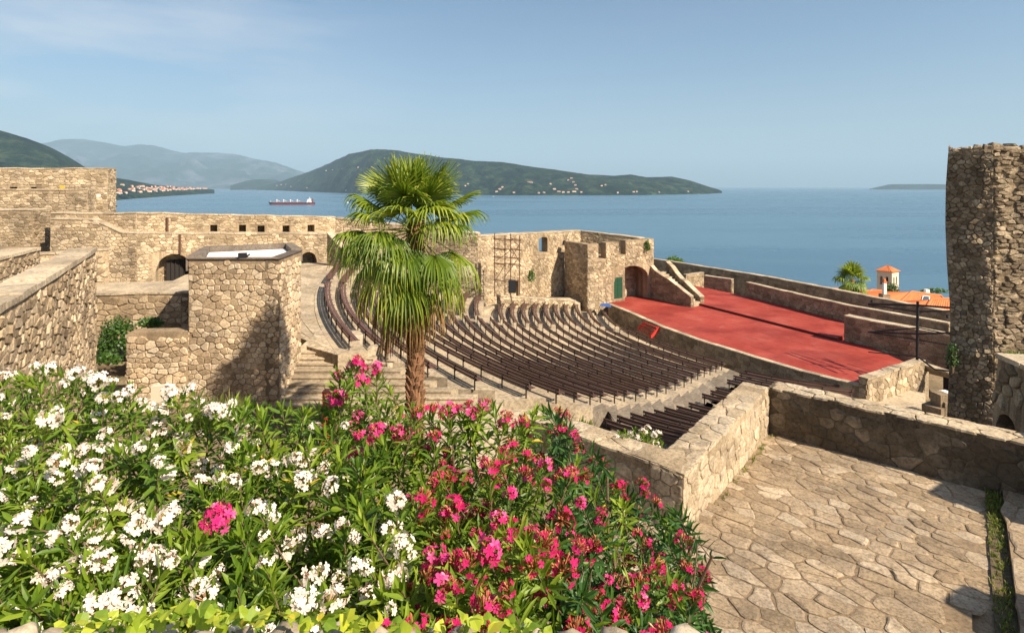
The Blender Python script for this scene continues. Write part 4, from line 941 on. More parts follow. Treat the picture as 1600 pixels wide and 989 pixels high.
# ============================================================ UPPER LEFT FORTRESS BLOCKS
YB = 52.0
def hw(px0, px1, pyt, zb, Y0, Y1, name, label, ops=(), size=(0.45, 0.22), thick=2.0, **kw):
    a_ = (PY(px0, Y0), Y0); b_ = (PY(px1, Y1), Y1)
    return stone_wall(name, label, [a_, b_], thick, zb, lambda s: PZ(pyt, Y0 + (Y1 - Y0) * s / math.dist(a_, b_)), size=size, mat='far', core='farm', openings=ops, rag=0.05, step=0.8, **kw)
def sp(px, px0, px1, Y0, Y1):
    x0, x1 = PY(px0, Y0), PY(px1, Y1); k = (px - 800) / F; u = (k * Y0 - x0) / ((x1 - x0) - k * (Y1 - Y0)); return u * math.dist((x0, Y0), (x1, Y1))
ops = [(sp(a_, -60, 168, 49, 52), sp(b_, -60, 168, 49, 52), PZ(298, 50.5), PZ(292.5, 50.5), 0) for a_, b_ in ((15, 27), (48, 57))]
e, T, at, tz = hw(-60, 168, 263, -6.0, 49, 52, 'upper_bastion', 'highest square stone bastion at upper left with two dark slots', ops, cope_h=0.05)
mb = MB(); W_, fn = linface((PY(168, 52), 52), (PY(168, 52) - 0.3, 55), -6, 1)
hw(-60, 137, 296, -8, 47, 49.2, 'middle_bastion', 'middle stone bastion wall below the highest one', cope_h=0.04, thick=1.6)
hw(-60, 51, 328, -8, 44, 44.6, 'low_bastion', 'lowest pale stone bastion wall at far left edge', cope_h=0.04, thick=2.0)
mb = MB(); q = (PY(151, 50.8), 50.8); mb.slab([(q[0] - .38, q[1] - .02), (q[0] + .32, q[1] - .02), (q[0] + .32, q[1] + .03), (q[0] - .38, q[1] + .03)], PZ(308, 50.8), PZ(303.5, 50.8)); tag(mb.build('notice_plate', M['white']), 'small blank white plate on the right part of the highest bastion', 'plate')
mb = MB(); q = (PY(97, 50.2), 50.2); mb.slab([(q[0] - .2, q[1] - .02), (q[0] + .2, q[1] - .02), (q[0] + .2, q[1] + .03), (q[0] - .2, q[1] + .03)], PZ(295, 50.2), PZ(290, 50.2)); tag(mb.build('warning_plate', plain('yellow_paint', (0.6, 0.4, 0.05), 0.6)), 'tiny yellow plate on the highest bastion wall', 'plate')
e = empty('iron_cross_mast', (PY(176, 60), 60, -4), 'thin black iron mast with a cross bar behind the rampart', 'mast')
mb = MB(); X = PY(176, 60); mb.tube([(X, 60, -5), (X, 60, PZ(318, 60))], 0.07, 6); mb.build('mast', M['black'], e)
mb = MB(); mb.tube([(X - .7, 60, PZ(322.5, 60)), (X + .45, 60, PZ(322.5, 60))], 0.06, 6); mb.build('cross_bar', M['black'], e)
# terrace in front of those blocks, shielding the foot
mb = MB(); mb.slab([(-60, 15), (-33, 28), (-33, 36), (-36, 44), (-60, 44)], -9, [-5.2, -4.6, -4.6, -4.6, -4.6]); o = mb.build('upper_yard', M['pavem']); o['kind'] = 'structure'

# ============================================================ BOOTH
FB = (-8.9, 22.3)
bt = empty('stone_booth', (-10.5, 24, -8.4), 'square rubble stone booth with sunken white roof beside the stair', 'building')
ft = [(-12.25, 22.28), (-8.93, 22.3), (-9.12, 26.6), (-10.5, 28.0), (-13.7, 26.2)]
ztb = -2.78
core = MB()
fl, frt = (-12.25, 21.95), (-8.75, 22.02)
T, at, tz = wall(core, [(-12.35, 22.0), (-8.92, 22.05)], 0.5, -9.0, ztb, side=1, rag=0.02, batter=-0.0, step=0.5)
jobs = [face_cells(T, at, tz, -8.6, 1, (0.27, 0.20), 0.010, (0.01, 0.055))]
T, at, tz = wall(core, [(-8.92, 22.05), (-9.08, 24.75)], 0.5, -9.0, ztb + 0.001, side=1, rag=0.02, step=0.5, batter=-0.045 * 0); jobs.append(face_cells(T, at, tz, -8.6, 1, (0.36, 0.22), 0.018, (0.03, 0.06), jit=0.25))
core.slab([(-12.35, 22.1), (-9.0, 22.1), (-9.15, 24.7), (-10.4, 27.1), (-13.6, 25.5)], -9, -3.25); core.build('core', M['mortar'], bt)
clad(jobs, bt, M['booth'], limit=300, rc=True, minpx=6)
mb = MB(); mb.slab([(-12.0, 22.45), (-9.3, 22.45), (-9.45, 24.6), (-10.5, 26.6), (-13.25, 25.2)], -3.24, -2.90); mb.build('roof_floor', M['white'], bt)
rim = [(-12.42, 21.93), (-8.84, 21.98), (-9.02, 24.8), (-10.4, 27.25), (-13.7, 25.65)]
ri = [(-12.05, 22.4), (-9.3, 22.42), (-9.44, 24.65), (-10.52, 26.75), (-13.3, 25.3)]
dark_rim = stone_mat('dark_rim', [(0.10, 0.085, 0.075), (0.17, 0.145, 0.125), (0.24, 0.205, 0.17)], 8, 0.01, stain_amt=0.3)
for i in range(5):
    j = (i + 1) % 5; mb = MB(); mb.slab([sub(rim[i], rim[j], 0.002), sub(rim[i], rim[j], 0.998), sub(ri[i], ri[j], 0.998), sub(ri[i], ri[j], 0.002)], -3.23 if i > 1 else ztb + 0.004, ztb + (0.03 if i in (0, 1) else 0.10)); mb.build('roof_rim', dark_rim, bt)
# flood lamp on the rim
e = empty('flood_lamp', (PY(380, 22.1), 22.1, ztb + 0.05), 'black flood lamp lying on the front rim of the booth', 'lamp')
mb = MB(); x = PY(380, 22.1); mb.box((x, 22.05, ztb + 0.06), 0.30, 0.2, 0.16, 0.3); mb.build('housing', M['black'], e)
mb = MB(); mb.tube([(x + .1, 22.1, ztb + .05), (x + .25, 22.1, ztb + .17)], 0.03, 6); mb.build('bracket', M['black'], e)
# dark lining seen inside the rim: low inner kerb
# lower front wall left of the booth
stone_wall('booth_side_wall', 'rubble wall with flat top running left from the foot of the booth', [(-14.55, 21.75), (-12.36, 21.98)], 0.7, -9, lambda s: -5.6 + 0.02 * s, size=(0.27, 0.19), gap=0.011, mat='booth', core='mortar', rag=0.04, limit=200, cope=False, rc=True, minpx=6, dd=(0.03, 0.07), ends=())
mb = MB(); mb.slab([(-14.5, 21.8), (-12.4, 21.98), (-12.4, 22.55), (-14.5, 22.4)], -5.61, -5.53); o = mb.build('flat_cap', M['pavem']); tag(o, 'flat mortar cap on the low rubble wall beside the booth', 'wall cap')
# wide walled path behind
stone_wall('wide_path_wall', 'thick stone wall with broad sunlit flat top between left wall and booth', [(-20.5, 26.3), (-15.6, 27.2), (-14.2, 27.4)], 3.2, -7.2, -4.98, size=(0.42, 0.26), mat='stone', core='mortar', rag=0.06, limit=150, minpx=7, cope_h=0.03)
# ============================================================ BIG LEFT WALL (runs from beside the viewer into depth)
WA = (-4.3, 1.8); WB = (-13.45, 18.6); TW = math.dist(WA, WB)
e, T, at, tz = stone_wall('left_boundary_wall', 'long tall rubble wall with pale slab coping along the left side', [WA, WB], 0.62, -9.2, -2.05, size=(0.27, 0.17), mat='stone', core='mortar', rag=0.02, limit=300, side=1, rc=False, minpx=6, gap=0.016, dd=(0.02, 0.065), cope_h=0.08)
W_, fn = linface(WB, vadd(WB, at(1)[1], 0.62), -9.2, 1)
mbx = MB()
for q in voronoi(W_, 7.1, 0.3, 0.2): mbx.raw(*stone_geo(q, fn, 0.016, random.uniform(.02, .06)))
o = mbx.build('end_stonework', M['stone'], e); o['kind'] = 'stuff'
stone_wall('far_left_wall', 'lower parallel rubble wall with pale coping behind the long left wall', [(-16.0, 12), (PY(62, 25.5), 25.5)], 1.1, -8, lambda s: lerp_tab(s, [(0, -2.9), (15, PZ(390, 25))]), size=(0.3, 0.2), mat='stone', core='mortar', rag=0.03, limit=80, cope_h=0.08, minpx=6)
mb = MB(); mb.slab([(-24.5, 25), (-27.5, 31), (-44, 31), (-44, 25)], -8, -3.15); o = mb.build('upper_path', M['cope']); o['kind'] = 'structure'
stone_wall('cross_wall', 'short low stone wall crossing behind the left boundary wall', [(PY(45, 27), 27), (PY(170, 29.5), 29.5)], 0.6, -7, PZ(398, 27), size=(0.36, 0.24), mat='far', core='farm', rag=0.04, cope_h=0.04)
# ============================================================ TERRACE
TA = (5.3, 11.9); TB = (2.46, 8.28)
TU = Vector((0.753, -0.658)).normalized(); TL = Vector((-0.617, -0.787)).normalized()
FZ = -5.1; TT = -4.15
rw0 = TA; rw1 = (TA[0] + TU.x * 11, TA[1] + TU.y * 11)
w3 = (TB[0] - TU.x * 3.1, TB[1] - TU.y * 3.1 + 0.12)
# right wall
kw = dict(size=(0.27, 0.19), mat='twall', core='twallm', limit=290, rc=True, minpx=8, gap=0.006, dd=(0.0, 0.024), cope=False)
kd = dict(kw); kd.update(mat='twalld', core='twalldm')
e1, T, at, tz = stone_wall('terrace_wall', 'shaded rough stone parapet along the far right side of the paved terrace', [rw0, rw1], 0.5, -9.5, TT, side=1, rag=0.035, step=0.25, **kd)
e2, T2, at2, tz2 = stone_wall('terrace_wall', 'sunlit rough stone parapet on the left side of the paved terrace', [(TB[0], TB[1]), (TA[0], TA[1] - 0.003)], 0.5, -9.5, TT, side=1, rag=0.045, step=0.25, **kw)
e3, T3, at3, tz3 = stone_wall('terrace_wall', 'low rough stone wall behind the pink oleander leading to the terrace corner', [w3, (TB[0] - 0.0, TB[1] + 0.003)], 0.5, -9.5, TT + 0.02, side=1, rag=0.045, step=0.25, **kw)
# rough rounded slabs on the wall tops
def top_stones(e, p0, p1, nx_, ny_, th, z, sz=(0.42, 0.26), lim=80, mat='twall', nm='top_stone', dd=(0.004, 0.018)):
    W = math.dist(p0, p1); ux_, uy_ = (p1[0] - p0[0]) / W, (p1[1] - p0[1]) / W
    def fn(s, h, d): return (p0[0] + ux_ * s + nx_ * h, p0[1] + uy_ * s + ny_ * h, z + d + noise.noise((s * 1.3, h * 2, z)) * 0.02)
    clad([(voronoi(W, th, sz[0], sz[1], 0.3), fn, 0.006, dd)], e, M[mat], limit=lim, piece=nm, rc=True, minpx=9, joined='top_stonework')
n1 = at(1)[1]; top_stones(e1, vadd(rw0, (-n1[0], -n1[1]), .03), vadd(rw1, (-n1[0], -n1[1]), .03), n1[0], n1[1], 0.55, TT - 0.0)
n2 = at2(1)[1]; top_stones(e2, vadd(TB, (-n2[0], -n2[1]), .03), vadd(TA, (-n2[0], -n2[1]), .03), n2[0], n2[1], 0.55, TT + 0.005)
n3 = at3(1)[1]; top_stones(e3, vadd(w3, (-n3[0], -n3[1]), .03), vadd(TB, (-n3[0], -n3[1]), .03), n3[0], n3[1], 0.55, TT + 0.01)
# paved floor, far part, near part one low step higher, right strip beyond the drain
def poly_inside(poly):
    def f(x, y):
        c = False; n = len(poly)
        for i in range(n):
            (x1, y1), (x2, y2) = poly[i], poly[(i + 1) % n]
            if (y1 > y) != (y2 > y) and x < (x2 - x1) * (y - y1) / (y2 - y1) + x1: c = not c
        return c
    return f
ST0 = P(1104, 793, FZ); 
def along(p, d, n): return (p[0] + d.x * n, p[1] + d.y * n)
st1 = along(ST0, TU, 12)
CH0 = P(1537, 768, FZ); CH1 = along(CH0, TL, 9)
mb = MB(); mb.slab([(TA[0], TA[1]), along(TA, TU, 12), along(along(TA, TU, 12), TL, 12), along(TA, TL, 12)], -9.6, FZ); o = mb.build('terrace_base', M['pavem']); o['kind'] = 'structure'
def paving(name, label, poly, z, size, limit, dd=(0.004, 0.022), rot=math.atan2(TU.y, TU.x)):
    e = empty(name, (poly[0][0], poly[0][1], z), None, None); e['kind'] = 'structure'
    ca, sa = math.cos(rot), math.sin(rot)
    loc = [(x * ca + y * sa, -x * sa + y * ca) for x, y in poly]
    x0 = min(p[0] for p in loc); y0 = min(p[1] for p in loc); W = max(p[0] for p in loc) - x0; H = max(p[1] for p in loc) - y0
    ins = poly_inside([(p[0] - x0, p[1] - y0) for p in loc])
    def fn(s, h, d):
        x, y = s + x0, h + y0; X, Y = x * ca - y * sa, x * sa + y * ca
        return (X, Y, z + d)
    clad([(voronoi(W, H, size[0], size[1], 0.49, 0.5, ins, strict=False, merge=0.12), fn, 0.010, dd)], e, M['pave'], limit=limit, piece='paving_stone', rc=True, minpx=10, joined='small_paving')
    return e
farp = [along(TA, TL, 0.02), along(CH0, -TL, 1.6), along(CH0, TL, 2.2), st1 if False else along(along(CH0, TL, 2.2), TU, -0.0), ST0, along(TA, TL, 4.2)]
s_x = along(ST0, TU, 4.4)
farp = [(TA[0] + .02, TA[1] - .05), along(CH0, -TL, 0.9), along(CH0, TL, 2.9), s_x, ST0]
s_i = (CH0[0] - ST0[0]) * TU.x + (CH0[1] - ST0[1]) * TU.y; t_i = (ST0[0] - CH0[0]) * TL.x + (ST0[1] - CH0[1]) * TL.y
t_a = (TA[0] - CH0[0]) * TL.x + (TA[1] - CH0[1]) * TL.y
paving('terrace_paving', '', [(TA[0], TA[1]), along(CH0, TL, t_a), along(CH0, TL, t_i), ST0], FZ, (0.32, 0.20), 300)
nb = [along(ST0, TU, -1.0), along(ST0, TU, s_i), along(along(ST0, TU, s_i), TL, 6.5), along(along(ST0, TU, -1.0), TL, 6.5)]
mb = MB(); mb.slab(nb[::-1], -9.5, FZ + 0.10); o = mb.build('raised_base', M['pavem']); o['kind'] = 'structure'
paving('raised_paving', '', nb, FZ + 0.10, (0.35, 0.22), 290)
cr0 = along(CH0, TU, 0.24)
sp_ = [along(cr0, -TL, 1.2), along(along(cr0, -TL, 1.2), TU, 4), along(along(cr0, TL, 7), TU, 4), along(cr0, TL, 7)]
mb = MB(); mb.slab(sp_[::-1], -9.5, FZ + 0.12); o = mb.build('side_base', M['pavem']); o['kind'] = 'structure'
paving('side_paving', '', sp_, FZ + 0.12, (0.75, 0.4), 120, rot=math.atan2(TL.y, TL.x))
# drain channel with weeds
mb = MB(); c0_ = along(CH0, -TL, 0.9); mb.slab([along(c0_, TU, 0.02), along(along(c0_, TL, 7), TU, 0.02), along(along(c0_, TL, 7), TU, .22), along(c0_, TU, .22)], -9, FZ + 0.03); o = mb.build('drain_soil', M['soil']); o['kind'] = 'structure'
def tuft(mb, x, y, z, h, n, spread=0.6, wd=0.006, r=None):
    for _ in range(n):
        a = random.uniform(0, 6.28); l = h * random.uniform(.5, 1.1); s_ = spread * random.uniform(.2, 1); dx, dy = math.cos(a) * s_ * l, math.sin(a) * s_ * l
        bx, by = x + random.uniform(-.03, .03), y + random.uniform(-.03, .03); px_, py_ = -math.sin(a) * wd, math.cos(a) * wd
        mb.raw([(bx - px_, by - py_, z), (bx + px_, by + py_, z), (bx + dx * .5 - px_ * .8, by + dy * .5 - py_ * .8, z + l * .65), (bx + dx * .5 + px_ * .8, by + dy * .5 + py_ * .8, z + l * .65), (bx + dx, by + dy, z + l * .85)], [(0, 1, 3, 2), (2, 3, 4)], 0, random.random() if r is None else r)
mb = MB()
for i in range(420):
    s_ = random.uniform(0.0, 6.8) if i % 3 else random.gauss(1.4, .7); p = along(along(c0_, TL, s_), TU, random.uniform(.03, .21)); tuft(mb, p[0], p[1], FZ + .03, random.uniform(.03, .10), 5)
o = mb.build('drain_weeds', M['grass']); o['kind'] = 'stuff'; tag(o, 'weeds and moss growing in the drain channel of the terrace', 'weeds')
mb = MB()
for i in range(60):
    s_ = random.uniform(0, 4.5); p = (TB[0] + (TA[0] - TB[0]) * s_ / 4.6 + .05, TB[1] + (TA[1] - TB[1]) * s_ / 4.6 - .05); tuft(mb, p[0] + random.uniform(0, .06), p[1], FZ, random.uniform(.03, .09), 5)
o = mb.build('wall_foot_weeds', M['grass']); o['kind'] = 'stuff'; tag(o, 'small weeds at the foot of the sunlit terrace wall', 'weeds')
# planting bed behind the viewer's low wall
mb = MB(); mb.slab([(-7, 0.9), (0.7, 0.9), (2.2, 7.9), (0.3, 10.2), (-7, 12)], -9.3, -5.15); o = mb.build('planting_bed', M['soil']); o['kind'] = 'structure'

# ============================================================ RUINED TOWER AT RIGHT
KX, KY = 11.66, 13.95
tw = empty('ruined_tower', (KX, KY, -6), 'tall rough stone wall stump standing at the right edge', 'ruin')
def tower_pt(s, h, d):
    """s<0: left (shaded) face, s>0: right face; h height above -6.6"""
    nzv = noise.noise((s * 0.9, h * 0.9, 11)) * 0.06 + noise.noise((s * 3, h * 3, 5)) * 0.04
    H = 7.5; u = h / H
    if s < 0:
        wl = 0.86 * lerp_tab(h, [(0, 1.08), (2.0, 1.0), (3.4, 0.97), (4.6, 1.05), (5.6, 1.09), (6.6, 1.08), (7.2, 1.04), (7.5, 1.02)]) / 1.1
        x = KX + s * 0.74 * wl; y = KY - s * 0.60 * wl; n = (-0.63, -0.77)
        return (x + n[0] * (d + nzv), y + n[1] * (d + nzv), -6.6 + h)
    x = KX + s * 0.95; y = KY + s * -0.05; n = (0.0, -1.0)
    return (x + 0.0, y + n[1] * (d + nzv), -6.6 + h)
mb = MB(); ns_, nh = 26, 34; H = 7.5
cols = [-1.15 + 1.15 * i / 8 for i in range(9)] + [4.5 * i / 14 for i in range(1, 15)]
topn = [H + noise.noise((c * 2, 3, 1)) * 0.05 + (-.06 if c < -.9 else 0) for c in cols]
grid = []
for i, c in enumerate(cols):
    row = []
    for j in range(nh + 1):
        h = topn[i] * j / nh; p = tower_pt(min(c, -1e-6) if c <= 0 else c, h, 0) if c != 0 else tower_pt(1e-6, h, 0); row.append(p)
    grid.append(row)
for r_ in grid: mb.v.extend(r_)
n = nh + 1
for i in range(len(cols) - 1):
    for j in range(nh): mb.f.append((i * n + j, (i + 1) * n + j, (i + 1) * n + j + 1, i * n + j + 1)); mb.m.append(0); mb.r.append(random.random())
# back side and top
bx = [(g[0][0], g[0][1]) for g in grid]; k = len(mb.v)
backp = [(p[0][0] + 1.3, p[0][1] + 1.15) for p in grid]
mb.v += [(q[0], q[1], -6.6) for q in backp] + [(q[0], q[1], g[-1][2]) for q, g in zip(backp, grid)]
m_ = len(cols)
for i in range(m_ - 1):
    mb.f.append((k + i + 1, k + i, k + m_ + i, k + m_ + i + 1)); mb.f.append((i * n + nh, (i + 1) * n + nh, k + m_ + i + 1, k + m_ + i)); mb.m += [0, 0]; mb.r += [.5, .5]
for j in range(nh):
    zz0 = -6.6 + j * H / nh
mb.f.append(tuple([j for j in range(n)] + [k + m_, k])); mb.m.append(0); mb.r.append(.5)
mb.build('core', M['towerm'], tw)
def tfnL(s, h, d): return tower_pt(s - 1.15 - 1e-6, h, d)
def tfnR(s, h, d): return tower_pt(s + 1e-6, h, d)
clad([(voronoi(1.15, H - .02, 0.155, 0.11, 0.46), tfnL, 0.006, (0.0, 0.05)), (voronoi(2.2, H - .02, 0.25, 0.09, 0.42), tfnR, 0.010, (0.0, 0.08))], tw, M['tower'], limit=300, rc=True, minpx=5)
def capf(s, h, d): 
    p = tower_pt(s - 1.15 if s < 1.15 else s - 1.15, H, -h); return (p[0], p[1], p[2] + d)
clad([(voronoi(3.2, 0.6, 0.3, 0.25), capf, 0.01, (0.04, 0.13))], tw, M['tower'], limit=30, rc=True, piece='cap_stone', joined='cap_stonework')
# arched low wall in front of it
aw0 = (PY(1560, 11.6), 11.6); aw1 = (PY(1640, 10.2), 10.2)
Ta = math.dist(aw0, aw1)
e, T, at, tz = stone_wall('arched_garden_wall', 'battered light stone wall with a small dark arch at the lower right edge', [aw0, (aw0[0] + (aw1[0] - aw0[0]) * 3, aw0[1] + (aw1[1] - aw0[1]) * 3)], 0.7, -6.6, lambda s: -3.40 - 0.0 * s, size=(0.26, 0.24), mat='tower', core='mortar', rag=0.05, limit=120, rc=True, minpx=6, openings=[(0.12, 0.72, -6.6, -4.45, 0.3)], dd=(0.02, 0.06), step=0.2, batter=0.08, cope_h=0.05)
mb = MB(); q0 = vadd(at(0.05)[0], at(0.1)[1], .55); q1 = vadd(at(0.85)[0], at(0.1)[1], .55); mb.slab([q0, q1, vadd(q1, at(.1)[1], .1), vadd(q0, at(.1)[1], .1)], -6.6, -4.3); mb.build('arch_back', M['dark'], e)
# unseen walls added beyond the right edge, shaped to throw shade on the terrace
stone_wall('terrace_shade_wall', 'unseen tall stone wall added beyond the right side to shade the terrace', [(10.55, 7.75), (11.75, 5.9)], 0.7, -6, -2.0, side=-1, size=(0.4, 0.25), mat='twall', core='mortar', rag=0.05)
stone_wall('corner_shade_wall', 'unseen short tall stone wall added to shade the lower right corner of the terrace', [(9.0, 4.95), (9.9, 3.1)], 0.7, -6, -1.75, side=-1, size=(0.4, 0.25), mat='twall', core='mortar', rag=0.05)
# rubble by the passage
e = empty('stone_block_heap', (PY(1468, 34), 34, -14), 'pale broken stone blocks beside the dark passage', 'stones')
for (px, py, sz) in ((1462, 630, 1.0), (1478, 622, 0.9), (1470, 612, .7), (1488, 640, 1.0), (1452, 644, .8)):
    Yb = 33.5; mb = MB(); c = Vector((PY(px, Yb), Yb, PZ(py, Yb) - sz)); vs = []
    mb.box((c.x, c.y, c.z - 1.5), sz, sz, sz * .9 + 1.5, random.random()); mb.build('block', M['stagew'], e)
mb = MB(); c = P(1474, 609, -12.0); mb.box((c[0], c[1], -12.3), 0.9, 0.5, 0.18, 0.3); tag(mb.build('white_box', M['white']), 'small white box lying on the blocks by the dark passage', 'box')
mb = MB(); c = P(1400, 640, -13.6); mb.slab([P(1360, 640, -13.4), P(1438, 655, -13.4), P(1446, 612, -13.4), P(1380, 600, -13.4)], -16, -13.5); o = mb.build('passage_floor', M['tread']); o['kind'] = 'structure'

# ============================================================ LIGHTING TRUSS
Yt_ = 37.0
e = empty('lighting_truss', (PY(1433, Yt_), Yt_, -12), 'black pipe lighting truss with long cross bars at the right end of the stage', 'truss')
mb = MB(); mb.tube([(PY(1433, Yt_), Yt_, PZ(562, Yt_)), (PY(1434, Yt_), Yt_, PZ(471, Yt_))], 0.085, 8); mb.build('post', M['black'], e)
def bar(pts, r, nm='cross_bar'):
    mb = MB(); mb.tube([(PY(px, Y), Y, PZ(py, Y)) for px, py, Y in pts], r, 6); mb.build(nm, M['black'], e)
bar([(1357, 475, 40), (1434, 477, Yt_), (1486, 481, 35)], 0.07); bar([(1357, 476.5, 40.4), (1434, 487, 37.4), (1486, 486, 35.4)], 0.05)
bar([(1357, 518.5, 40), (1434, 522, Yt_), (1486, 520, 35)], 0.06); bar([(1357, 519, 40.3), (1434, 512, 37.3), (1486, 523, 35.3)], 0.045)
bar([(1357, 519, 40), (1434, 531, Yt_ + .1), (1486, 540, 35)], 0.04); bar([(1434, 557, Yt_), (1460, 577, 36), (1486, 580, 35.5)], 0.06, 'stay')
bar([(1357, 550, 39.8), (1420, 556, 37.5), (1434, 557, Yt_)], 0.04, 'stay')
for px in (1362, 1480):
    mb = MB(); mb.tube([(PY(px, 39.9 if px < 1400 else 35.2), 39.9 if px < 1400 else 35.2, PZ(472, 39)), (PY(px, 39.9 if px < 1400 else 35.2), 39.9 if px < 1400 else 35.2, PZ(482, 38))], 0.07, 6); mb.build('clamp', M['black'], e)
# ============================================================ RED STAGE STEPS, tarp, scaffold, loudspeaker, red box, white slab
s0 = P(996, 514, -13.35); s1 = P(1016, 527, -13.35); t0 = P(1007, 503, -12.5); t1 = P(1029, 511, -12.5)
e = empty('red_metal_steps', (s0[0], s0[1], -13.4), 'small red metal steps leading up onto the red stage', 'steps')
for i in range(4):
    u0, u1 = i / 4, (i + 0.55) / 4; z = -13.25 + i * 0.25; q = [sub(s0, t0, u0), sub(s1, t1, u0), sub(s1, t1, u1), sub(s0, t0, u1)]
    mb = MB(); mb.slab(q, z - .09, z); mb.build('tread', M['red'], e)
for a_, b_ in ((s0, t0), (s1, t1)):
    mb = MB(); d_ = (0.05, -0.1); mb.slab([a_, vadd(a_, d_, 1), vadd(b_, d_, 1), b_], [-13.5, -13.5, -12.75, -12.75], [-13.2, -13.2, -12.42, -12.42]); mb.build('side_board', M['red'], e)
mb = MB(); p = P(945, 477, -12.4); 
for _ in range(1): mb.raw([(p[0] - .55, p[1], -12.5), (p[0] + .6, p[1] - .5, -12.5), (p[0] + .7, p[1] + .2, -12.5), (p[0] - .4, p[1] + .6, -12.5), (p[0] - .3, p[1] + .1, -12.2), (p[0] + .4, p[1] - .25, -12.15), (p[0] + .35, p[1] + .1, -12.2), (p[0] - .2, p[1] + .3, -12.25)], [(0, 1, 5, 4), (1, 2, 6, 5), (2, 3, 7, 6), (3, 0, 4, 7), (4, 5, 6, 7)])
tag(mb.build('folded_tarp', M['blue']), 'folded blue tarpaulin at the far left corner of the stage', 'tarpaulin')
e = empty('scaffold', (PY(792, 50), 50.5, -11), 'rusty pipe scaffold tower standing against the roofless hall wall', 'scaffold')
Ys = 51.0
cxs = [(773, 51.0), (789, 52.2), (798, 50.6), (812, 51.8)]
for px, Y in cxs:
    mb = MB(); mb.tube([(PY(px, Y), Y, PZ(467, 50)), (PY(px, Y), Y, PZ(366 if px in (773, 798) else 371, 50))], 0.045, 6); mb.build('upright', M['rust'], e)
for py in (373, 388, 401, 412, 437):
    for (a_, b_) in ((0, 2), (1, 3), (0, 1), (2, 3)):
        mb = MB(); A_, B_ = cxs[a_], cxs[b_]; dz = random.uniform(-1.2, 1.2); mb.tube([(PY(A_[0] - 1.5, A_[1]), A_[1], PZ(py + dz, A_[1])), (PY(B_[0] + 2, B_[1]), B_[1], PZ(py + 3 + dz, B_[1]))], 0.035, 5); mb.build('ledger', M['rust'], e)
for (p_, q_) in (((789, 432), (811, 402)), ((775, 408), (797, 392)), ((799, 388), (812, 410)), ((775, 437), (790, 412)), ((798, 371), (812, 386)), ((798, 405), (814, 378))):
    mb = MB(); mb.tube([(PY(p_[0], 50.9), 50.9, PZ(p_[1], 50.9)), (PY(q_[0], 51.2), 51.2, PZ(q_[1], 51.2))], 0.03, 5); mb.build('brace', M['rust'], e)
e = empty('loudspeaker', (PY(800, 49.5), 49.5, -10.6), 'black loudspeaker box under the scaffold', 'loudspeaker')
mb = MB(); mb.box((PY(800, 49.5), 49.5, PZ(457, 49.5)), 0.62, 0.6, 1.05); mb.build('cabinet', M['black'], e)
mb = MB(); mb.slab([(PY(800, 49.5) - .25, 49.17), (PY(800, 49.5) + .25, 49.17), (PY(800, 49.5) + .25, 49.2), (PY(800, 49.5) - .25, 49.2)], PZ(456, 49.5), PZ(439, 49.5)); mb.build('grille', plain('grille', (0.02, 0.022, 0.026), 0.4), e)
e = empty('red_box', (PY(510, 21), 21, -8.5), 'red metal box standing behind the pink oleander near the stair', 'box')
mb = MB(); mb.box((PY(514, 19.0), 19.0, -8.5), 0.34, 0.3, 1.72); mb.build('body', M['red'], e)
mb = MB(); mb.box((PY(514, 19.0), 19.0, -6.78), 0.37, 0.33, 0.05); mb.build('lid', M['red'], e)
mb = MB(); mb.box((PY(255, 17), 17, PZ(628, 17)), 0.60, 0.2, 0.50, 0.1)
tag(mb.build('white_slab', M['plaster']), 'plain white slab showing between white oleander flowers and the booth wall', 'slab')

# ============================================================ TOWN BELOW THE WALL: belfry, roofs, chimney
def corr_roof(mb, e0, e1, r0, r1, pitch=0.28, amp=0.045):
    """corrugated slope between the eaves line e0-e1 and the ridge line r0-r1"""
    e0, e1, r0, r1 = map(Vector, (e0, e1, r0, r1)); W = max((e1 - e0).length, (r1 - r0).length); n = max(4, int(W / pitch) * 2); up = ((e1 - e0).cross(r0 - e0)); up = up.normalized() if up.length > 1e-6 else Vector((0, 0, 1))
    if up.z < 0: up = -up
    k = 5; vs = []
    for i in range(n + 1):
        u = i / n
        for j in range(k + 1):
            v = j / k; p = (e0 + (e1 - e0) * u) * (1 - v) + (r0 + (r1 - r0) * u) * v + up * (amp if i % 2 else 0) * (1 if v < 1 else 0.5); vs.append(tuple(p))
    fs = [(i * (k + 1) + j, (i + 1) * (k + 1) + j, (i + 1) * (k + 1) + j + 1, i * (k + 1) + j + 1) for i in range(n) for j in range(k)]
    for f in fs: mb.raw([vs[i] for i in f], [(0, 1, 2, 3)])
Yc = 96.0; bx0, bx1 = PY(1372, Yc), PY(1402, Yc); bw = bx1 - bx0; bcx = (bx0 + bx1) / 2
e = empty('bell_tower', (bcx, Yc, -25), 'pale square bell tower with arched openings and orange pyramid roof', 'bell tower')
rzb = R(33); hwid = bw / (math.cos(rzb) + math.sin(rzb)) / 2
cor = [(bcx + (x * math.cos(rzb) - y * math.sin(rzb)), Yc + (x * math.sin(rzb) + y * math.cos(rzb))) for x, y in ((-hwid, -hwid), (hwid, -hwid), (hwid, hwid), (-hwid, hwid))]
zt, zb_ = PZ(424, Yc), -32
